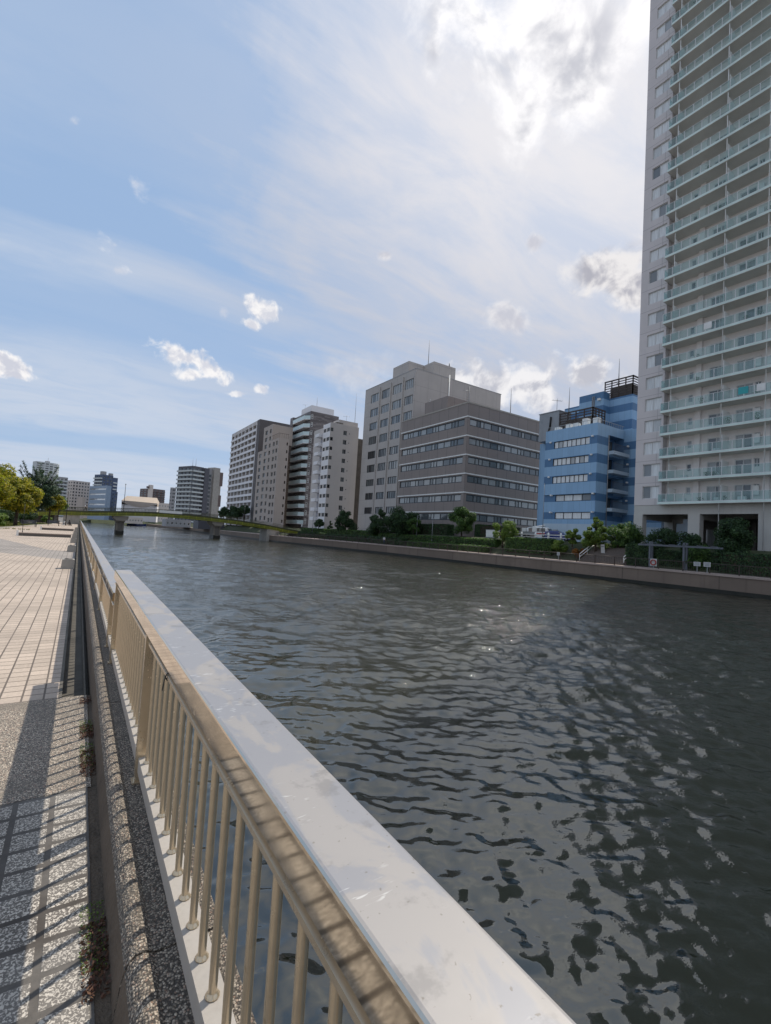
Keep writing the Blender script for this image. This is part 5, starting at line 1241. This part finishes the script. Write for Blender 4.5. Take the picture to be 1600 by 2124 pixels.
# ------------------------------------------------------------------ objects on the opposite bank
t = thing('pergola', (55.0, 26.4, -.15), 'grey square-section pergola frame standing on the opposite promenade before the tower', 'pergola')
mb = MB()
for x, y in ((0, 1.75), (.9, 1.95), (0, -1.85), (.9, -1.75)):
    p = MB(); p.box(x-.09, x+.09, y-.09, y+.09, 0, 3.0); p.build('post', M_['greypaint'], t)
for x in (0, .9):
    p = MB(); p.box(x-.07, x+.07, -5.2, 3.1, 2.50, 2.68); p.build('beam', M_['greypaint'], t)
for k in range(6):
    p = MB(); p.box(-.2, 1.1, -4.6+1.4*k-.04, -4.6+1.4*k+.04, 2.68, 2.78); p.build('rafter', M_['greypaint'], t)
M_['signw'] = mat('weathered_sign_white', (.46, .46, .45), .6, 0, .15, 2, 20, 0)
def signboard(name, label, x, y, z0, w_, h, zb, mt='signw', group=None, lines=3):
    t = thing(name, (x, y, z0), label, 'sign', group)
    mb = MB(); mb.box(-.02, .02, -w_/2, w_/2, zb, zb+h); mb.build('board', M_[mt], t)
    if lines:
        mb = MB()
        for k in range(lines): zz_ = zb+h*(.78-.24*k); mb.box(-.026, -.021, -w_*.36, w_*(.36-.1*(k % 2)), zz_-h*.035, zz_+h*.035)
        mb.build('notice_text', M_['greypaint'], t)
    if zb > .1:
        mb = MB(); mb.box(.021, .06, -.03, .03, 0, zb+h*.9); mb.build('post', M_['greym'], t)
    return t
signboard('notice_board', 'white notice board with text on the quay railing, left one of the pair', 52.2, 22.05, -.12, .62, .42, .62, group='white notices on the quay railing')
signboard('notice_board', 'white notice board with text on the quay railing, right one of the pair', 52.2, 21.15, -.12, .62, .46, .62, group='white notices on the quay railing')
signboard('notice_board', 'small white notice on the quay railing below the small yellow-green tree', 52.2, 38.3, -.12, .40, .42, .60)
t = signboard('sign_slab', 'leaning white upright sign slab beside the steps', 57.2, 35.2, .9, .52, 1.35, .0, lines=1); t.rotation_euler = (R(-6), 0, 0)
t = signboard('lifebuoy_board', 'small red and white rescue board on the quay railing before the tower', 52.2, 26.3, -.12, .7, .8, .25, lines=0)
mb = MB()
for k in range(16):
    a0, a1 = 6.2832*k/16, 6.2832*(k+1)/16; mb.tube((-.06,.27*math.cos(a0),.65+.27*math.sin(a0)), (-.06,.27*math.cos(a1),.65+.27*math.sin(a1)), .06, n=6)
mb.build('lifebuoy', M_['red'], t)
# stairs up the slope with white handrails
t = thing('stairs', (56, 34.2, -.16), 'brick-faced steps climbing the planted slope between the blue office and the tower', 'stairs')
M_['stepbrick'] = panel('stair_brick', (.17, .135, .115), .22, .08, (.09,.08,.07), .012, .2, .8, .3)
mb = MB()
for k in range(13): mb.box(-1.2+.3*k, 4.0, -3.0, 3.0, .16*k, .16*(k+1)-.002)
mb.build('flight', M_['stepbrick'], t)
def handrail(label, y, x0, x1):
    t = thing('stair_handrail', (x0, y, -.1), label, 'handrail', 'white handrails of the steps'); mb = MB(); L = x1-x0
    for dz in (.95, .55): mb.tube((0,0,dz), (L,0,dz+L*.53), .05, n=8)
    mb.build('rail', M_['white'], t)
    for k in (0, .5, 1): p = MB(); p.tube((L*k,0,L*.53*k-.1), (L*k,0,L*.53*k+.95), .04, n=6); p.build('post', M_['white'], t)
handrail('white double handrail on the left side of the steps', 37.1, 55.0, 58.2); handrail('white double handrail on the right side of the steps, under the tower', 31.3, 55.2, 58.0)
# white guard fence along the terrace
t = thing('guard_fence', (59.6, 48, TZ), 'white guard fence with stout posts in front of the parked vehicles', 'fence')
for y in (-12.5, -9.8, -7.0, -4.6, -2.4, .0, 2.7, 5.2):
    p = MB(); p.tube((0,y,0), (0,y,1.1), .16, .14, 10); p.lathe([(.14,1.1),(.10,1.18),(.0,1.2)], (0,y,0), 10); p.build('post', M_['white'], t)
for z in (.42, .82):
    p = MB(); p.tube((-.17,-12.5,z), (-.17,5.2,z), .05, n=8); p.build('rail', M_['white'], t)
t = thing('utility_box', (60.5, 58.0, TZ), 'white utility box standing left of the open light green tree', 'utility box')
mb = MB(); mb.box(-.5,.5,-1.3,1.0,.1,1.35); mb.build('cabinet', M_['white'], t); mb = MB(); mb.box(-.55,.55,-1.4,1.1,1.35,1.42); mb.box(-.52,.52,-1.32,1.02,0,.1); mb.build('lid', M_['greym'], t)
for k in range(2): p = MB(); p.box(-.53,-.5,-1.2+1.15*k,-.1+1.05*k,.2,1.25); p.build('door', M_['white'], t)
pole('street_lamp', 57.2, 70.5, 1.2, 4.2, .05, 'slim grey lamp beside the long hedges below the brown office', .0, 'greym')
pole('street_lamp', 57.6, 76.0, 1.2, 5.0, .05, 'thin lamp with short arm by the slender light green tree', .6, 'greym')
pole('flag_pole', 61.0, 47.8, TZ, 9.0, .05, 'thin pale pole between the brown office and the blue office', 0, 'greym', False)
pole('street_lamp', 56.8, 125, 1.0, 6.5, .07, 'grey lamp at the bridge end below the aqua balcony tower', .5, 'greym')
signboard('road_sign', 'small white sign at the right-hand foot of the bridge', 57.5, 134.5, 1.6, .9, .9, 1.4, lines=0)
# ------------------------------------------------------------------ vehicles
def wheel(t, x, y, r, wd):
    mb = MB(); mb.lathe([(r*.55,-wd/2), (r,-wd/2+.02), (r,wd/2-.02), (r*.55,wd/2)], (0,0,0), 18); o = mb.build('wheel', M_['tyre'], t, (x, y, r)); o.rotation_euler = (R(90), 0, 0)
    mb = MB(); mb.lathe([(.01,-wd/2+.01), (r*.56,-wd/2+.02), (r*.56,wd/2-.02), (.01,wd/2-.01)], (0,0,0), 14); mb.build('rim', M_['greym'], o)
def loft(mb, secs, m=0):
    for A, B_ in zip(secs, secs[1:]):
        n = len(A)
        for i in range(n): mb.quad(A[i], A[(i+1)%n], B_[(i+1)%n], B_[i], m)
    mb.poly(secs[0], m); mb.poly(list(reversed(secs[-1])), m)
# local +x is the vehicle's front; both face down the road, away to the right
t = thing('utility_truck', (61.9, 49.6, TZ), 'white utility truck with red stripe and rear platform parked by the guard fence', 'truck', None, R(-76))
def sec(x, w_, z0, z1, r=.12): return [(x,-w_,z0), (x,-w_,z1-r), (x,-w_+r,z1), (x,w_-r,z1), (x,w_,z1-r), (x,w_,z0)]
mb = MB(); loft(mb, [sec(.2,.86,.55,2.1), sec(1.5,.86,.5,2.12), sec(2.0,.86,.5,1.95), sec(2.35,.85,.5,1.35), sec(2.5,.8,.5,1.1)]); mb.build('cab', M_['white'], t)
for s_ in (-1, 1):
    p = MB()
    for xa, xb in ((.35, .85), (.95, 1.75)): p.quad((xa,s_*.868,1.35), (xb,s_*.868,1.35), (xb-.05*(xb>1),s_*.868,1.92), (xa,s_*.868,1.92))
    p.build('side_window', M_['glassd'], t)
    p = MB(); p.box(.2, 2.2, s_*.872-.006, s_*.872+.006, .92, 1.14); p.build('red_stripe', M_['red'], t)
    p = MB(); p.box(2.42, 2.52, s_*.62-.14, s_*.62+.14, .72, .92); p.build('headlight', M_['greym'], t)
p = MB(); p.quad((2.03,-.74,1.92), (2.03,.74,1.92), (2.37,.78,1.38), (2.37,-.78,1.38)); p.build('windscreen', M_['glassd'], t)
p = MB(); p.box(-2.7, .15, -.5, .5, .45, .62); p.build('chassis', M_['black'], t)
p = MB(); p.box(-2.75, .12, -.9, .9, .82, .95); p.box(-2.75, .12, -.9, -.86, .951, 1.3); p.box(-2.75, .12, .86, .9, .951, 1.3); p.box(-2.75, -2.70, -.859, .859, .952, 1.3); p.build('flatbed', M_['greym'], t)
p = MB(); p.box(-.5, .1, -.7, .7, .96, 2.05); p.tube((-1.6,0,.95), (-1.6,0,1.9), .16, n=10); p.tube((-1.6,0,1.9), (1.2,0,2.42), .12, n=8); p.box(-2.4,-1.8,-.4,.4,1.0,1.9); p.build('lift_arm', M_['white'], t)
p = MB(); p.box(.9, 1.2, -.5, .5, 2.12, 2.26); p.build('roof_beacon', M_['greym'], t)
for x in (1.65, -1.75):
    for y in (-.76, .76): wheel(t, x, y, .38, .24)
t = thing('parked_car', (61.6, 45.2, TZ), 'dark blue estate car parked right of the white truck with something pale on its roof', 'car', None, R(-70))
mb = MB(); loft(mb, [sec(-2.0,.76,.42,.95,.1), sec(-1.9,.82,.3,1.42,.2), sec(-1.2,.84,.28,1.50,.2), sec(.1,.84,.28,1.50,.2), sec(.95,.84,.28,1.02,.14), sec(1.8,.80,.3,.92,.14), sec(2.1,.70,.4,.7,.1)]); o = mb.build('body', M_['bluepaint'], t)
for s_ in (-1, 1):
    p = MB()
    for xa, xb in ((-1.75,-.95), (-.87,-.12), (-.05,.55)): p.quad((xa,s_*.848,.98), (xb,s_*.848,.98), (xb-.1,s_*.80,1.38), (xa+.06,s_*.80,1.38))
    p.build('side_window', M_['glassd'], t)
    p = MB(); p.box(1.98, 2.08, s_*.55-.14, s_*.55+.14, .60, .74); p.build('headlight', M_['white'], t)
    p = MB(); p.box(-2.0, -1.9, s_*.68-.08, s_*.68+.08, .85, 1.15); p.build('tail_light', M_['red'], t)
p = MB(); p.quad((-1.99,-.62,.98), (-1.99,.62,.98), (-1.90,.58,1.34), (-1.90,-.58,1.34)); p.build('rear_window', M_['glassd'], t)
p = MB(); p.quad((.18,-.64,1.44), (.18,.64,1.44), (.93,.72,1.03), (.93,-.72,1.03)); p.build('windscreen', M_['glassd'], t)
p = MB(); p.box(-2.03, -2.0, -.25, .25, .62, .76); p.build('number_plate', M_['white'], t)
p = MB(); p.box(-1.1, .0, -.6, .6, 1.56, 1.60); p.box(-.9, -.3, -.4, .4, 1.60, 1.74); p.build('roof_rack', M_['greym'], t)
for x in (1.25, -1.25):
    for y in (-.74, .74): wheel(t, x, y, .31, .2)
# ------------------------------------------------------------------ people
def person(label, x, y, z0, rz, pose, shirt, trousers, hair=(.02,.015,.012)):
    J = pose; t = thing('person', (x, y, z0), label, 'person', None, rz)
    me = bpy.data.meshes.new('body'); names = list(J); E = [('pelvis','waist'), ('waist','chest'), ('chest','neck'), ('neck','head'), ('head','crown_')]
    for s_ in 'lr': E += [('chest','sh'+s_), ('sh'+s_,'el'+s_), ('el'+s_,'ha'+s_), ('ha'+s_,'fi'+s_), ('pelvis','hip'+s_), ('hip'+s_,'kn'+s_), ('kn'+s_,'an'+s_), ('an'+s_,'to'+s_)]
    me.from_pydata([J[n] for n in names], [(names.index(a), names.index(b_)) for a, b_ in E], [])
    o = bpy.data.objects.new('tmp', me); col.objects.link(o); md = o.modifiers.new('s', 'SKIN'); ss = o.modifiers.new('u', 'SUBSURF'); ss.levels = ss.render_levels = 1
    rad = dict(pelvis=.15, waist=.135, chest=.155, neck=.06, head=.098, crown_=.07)
    for i, n in enumerate(names):
        r = rad.get(n) or dict(sh=.075, el=.05, ha=.036, fi=.022, hi=.095, kn=.062, an=.042, to=.035)[n[:2]]
        me.skin_vertices[0].data[i].radius = (r, r*(.72 if n in ('chest','waist','pelvis') else 1)); me.skin_vertices[0].data[i].use_root = n == 'pelvis'
    bpy.context.view_layer.update(); dg = bpy.context.evaluated_depsgraph_get(); nm_ = bpy.data.meshes.new_from_object(o.evaluated_get(dg)); bpy.data.objects.remove(o)
    nm_.name = 'body'; nm_.materials.clear()
    ms = [M_['skin'], shirt, trousers, M_['black']]
    for m_ in ms: nm_.materials.append(m_)
    segs = [(J[a], J[b_], k) for a, b_, k in [('pelvis','chest',1), ('chest','neck',1), ('neck','crown_',0)]]
    for s_ in 'lr': segs += [(J['chest'],J['sh'+s_],1), (J['sh'+s_],J['el'+s_],1), (J['el'+s_],J['fi'+s_],0), (J['pelvis'],J['hip'+s_],2), (J['hip'+s_],J['kn'+s_],2), (J['kn'+s_],J['an'+s_],2), (J['an'+s_],J['to'+s_],3)]
    for f in nm_.polygons:
        c = f.center; best = 9; bk_ = 0
        for a, b_, k in segs:
            a = Vector(a); b_ = Vector(b_); q = max(0, min(1, (c-a).dot(b_-a)/(b_-a).length_squared)); dd_ = (c-a-(b_-a)*q).length
            if dd_ < best: best, bk_ = dd_, k
        f.material_index = bk_; f.use_smooth = True
    body = inst('body', nm_, t); hd = Vector(J['head'])
    mb = MB(); mb.lathe([(.0,.17), (.07,.155), (.105,.10), (.116,.03), (.105,-.04), (.085,-.07)], (0,0,0), 12); mb.build('hair', M_['black'], t, (hd.x, hd.y-.018, hd.z+.0))
    mb = MB(); mb.lathe([(.001,.03),(.014,.0),(.001,-.02)], (hd.x, hd.y+.105, hd.z-.005), 6)
    for s_ in (-1, 1): mb.lathe([(.001,.010),(.010,.0),(.001,-.010)], (hd.x+s_*.035, hd.y+.092, hd.z+.02), 6)
    mb.build('face', M_['skin'], body)
    return t
def standing(k=0.0):
    J = dict(pelvis=(0,0,.93), waist=(0,.01,1.10), chest=(0,0,1.32), neck=(0,0,1.47), head=(0,.01,1.58), crown_=(0,.0,1.66))
    for s_, x in (('l',-1), ('r',1)):
        f = .18*k*x; J.update({'sh'+s_: (x*.18,0,1.40), 'el'+s_: (x*.23,-.03-f*.5,1.12), 'ha'+s_: (x*.22,.07-f,.88), 'fi'+s_: (x*.21,.09-f,.79), 'hip'+s_: (x*.10,0,.88), 'kn'+s_: (x*.11,.03+f,.48), 'an'+s_: (x*.11,-.02+f*1.4,.08), 'to'+s_: (x*.12,.15+f*1.4,.04)})
    return J
def sitting(lean=.1):
    J = dict(pelvis=(0,0,.30), waist=(0,.03,.47), chest=(0,.05+lean,.68), neck=(0,.07+lean*1.2,.83), head=(0,.10+lean*1.3,.94), crown_=(0,.10+lean*1.3,1.02))
    for s_, x in (('l',-1), ('r',1)): J.update({'sh'+s_: (x*.18,.05+lean,.76), 'el'+s_: (x*.24,.16+lean,.52), 'ha'+s_: (x*.14,.38,.50), 'fi'+s_: (x*.10,.45,.48), 'hip'+s_: (x*.10,.02,.27), 'kn'+s_: (x*.15,.42,.46), 'an'+s_: (x*.13,.52,.08), 'to'+s_: (x*.13,.68,.04)})
    return J
def cloth(name, c): M_[name] = mat(name, c, .9, 0, .1, 3, 30, .1); return M_[name]
cw, cd, cg, cb = cloth('white_cloth', (.7,.7,.7)), cloth('dark_cloth', (.02,.02,.025)), cloth('grey_cloth', (.2,.2,.22)), cloth('denim', (.04,.06,.12))
for i, (x, y, l, sh, tr_, rz) in enumerate(((-2.45, 111, 'person in pale shirt sitting low on a box on the promenade, left of the pair', cw, cg, R(-50)), (-1.35, 111.5, 'person in dark clothes sitting on a box on the promenade, right of the pair', cd, cd, R(50)))):
    person(l, x, y, 0, rz, sitting(.12), sh, tr_)
    t = thing('storage_box', (x, y, 0), ('white box under the left seated person on the promenade', 'dark box under the right seated person on the promenade')[i], 'box'); mb = MB(); mb.box(-.3,.3,-.22,.14,0,.17); mb.build('tub', M_['white' if i == 0 else 'concd'], t); mb = MB(); mb.box(-.32,.32,-.24,.16,.17,.2); mb.build('lid', M_['white' if i == 0 else 'concd'], t)
P = atY(178, 1050, 137.2); person('person walking across the bridge near its left end', P.x, 137.2, 3.42, R(-90), standing(1), cw, cd)
person('person in white shirt walking on the opposite promenade below the dark trees', 54.0, 82.4, -.15, R(180), standing(.8), cw, cb)
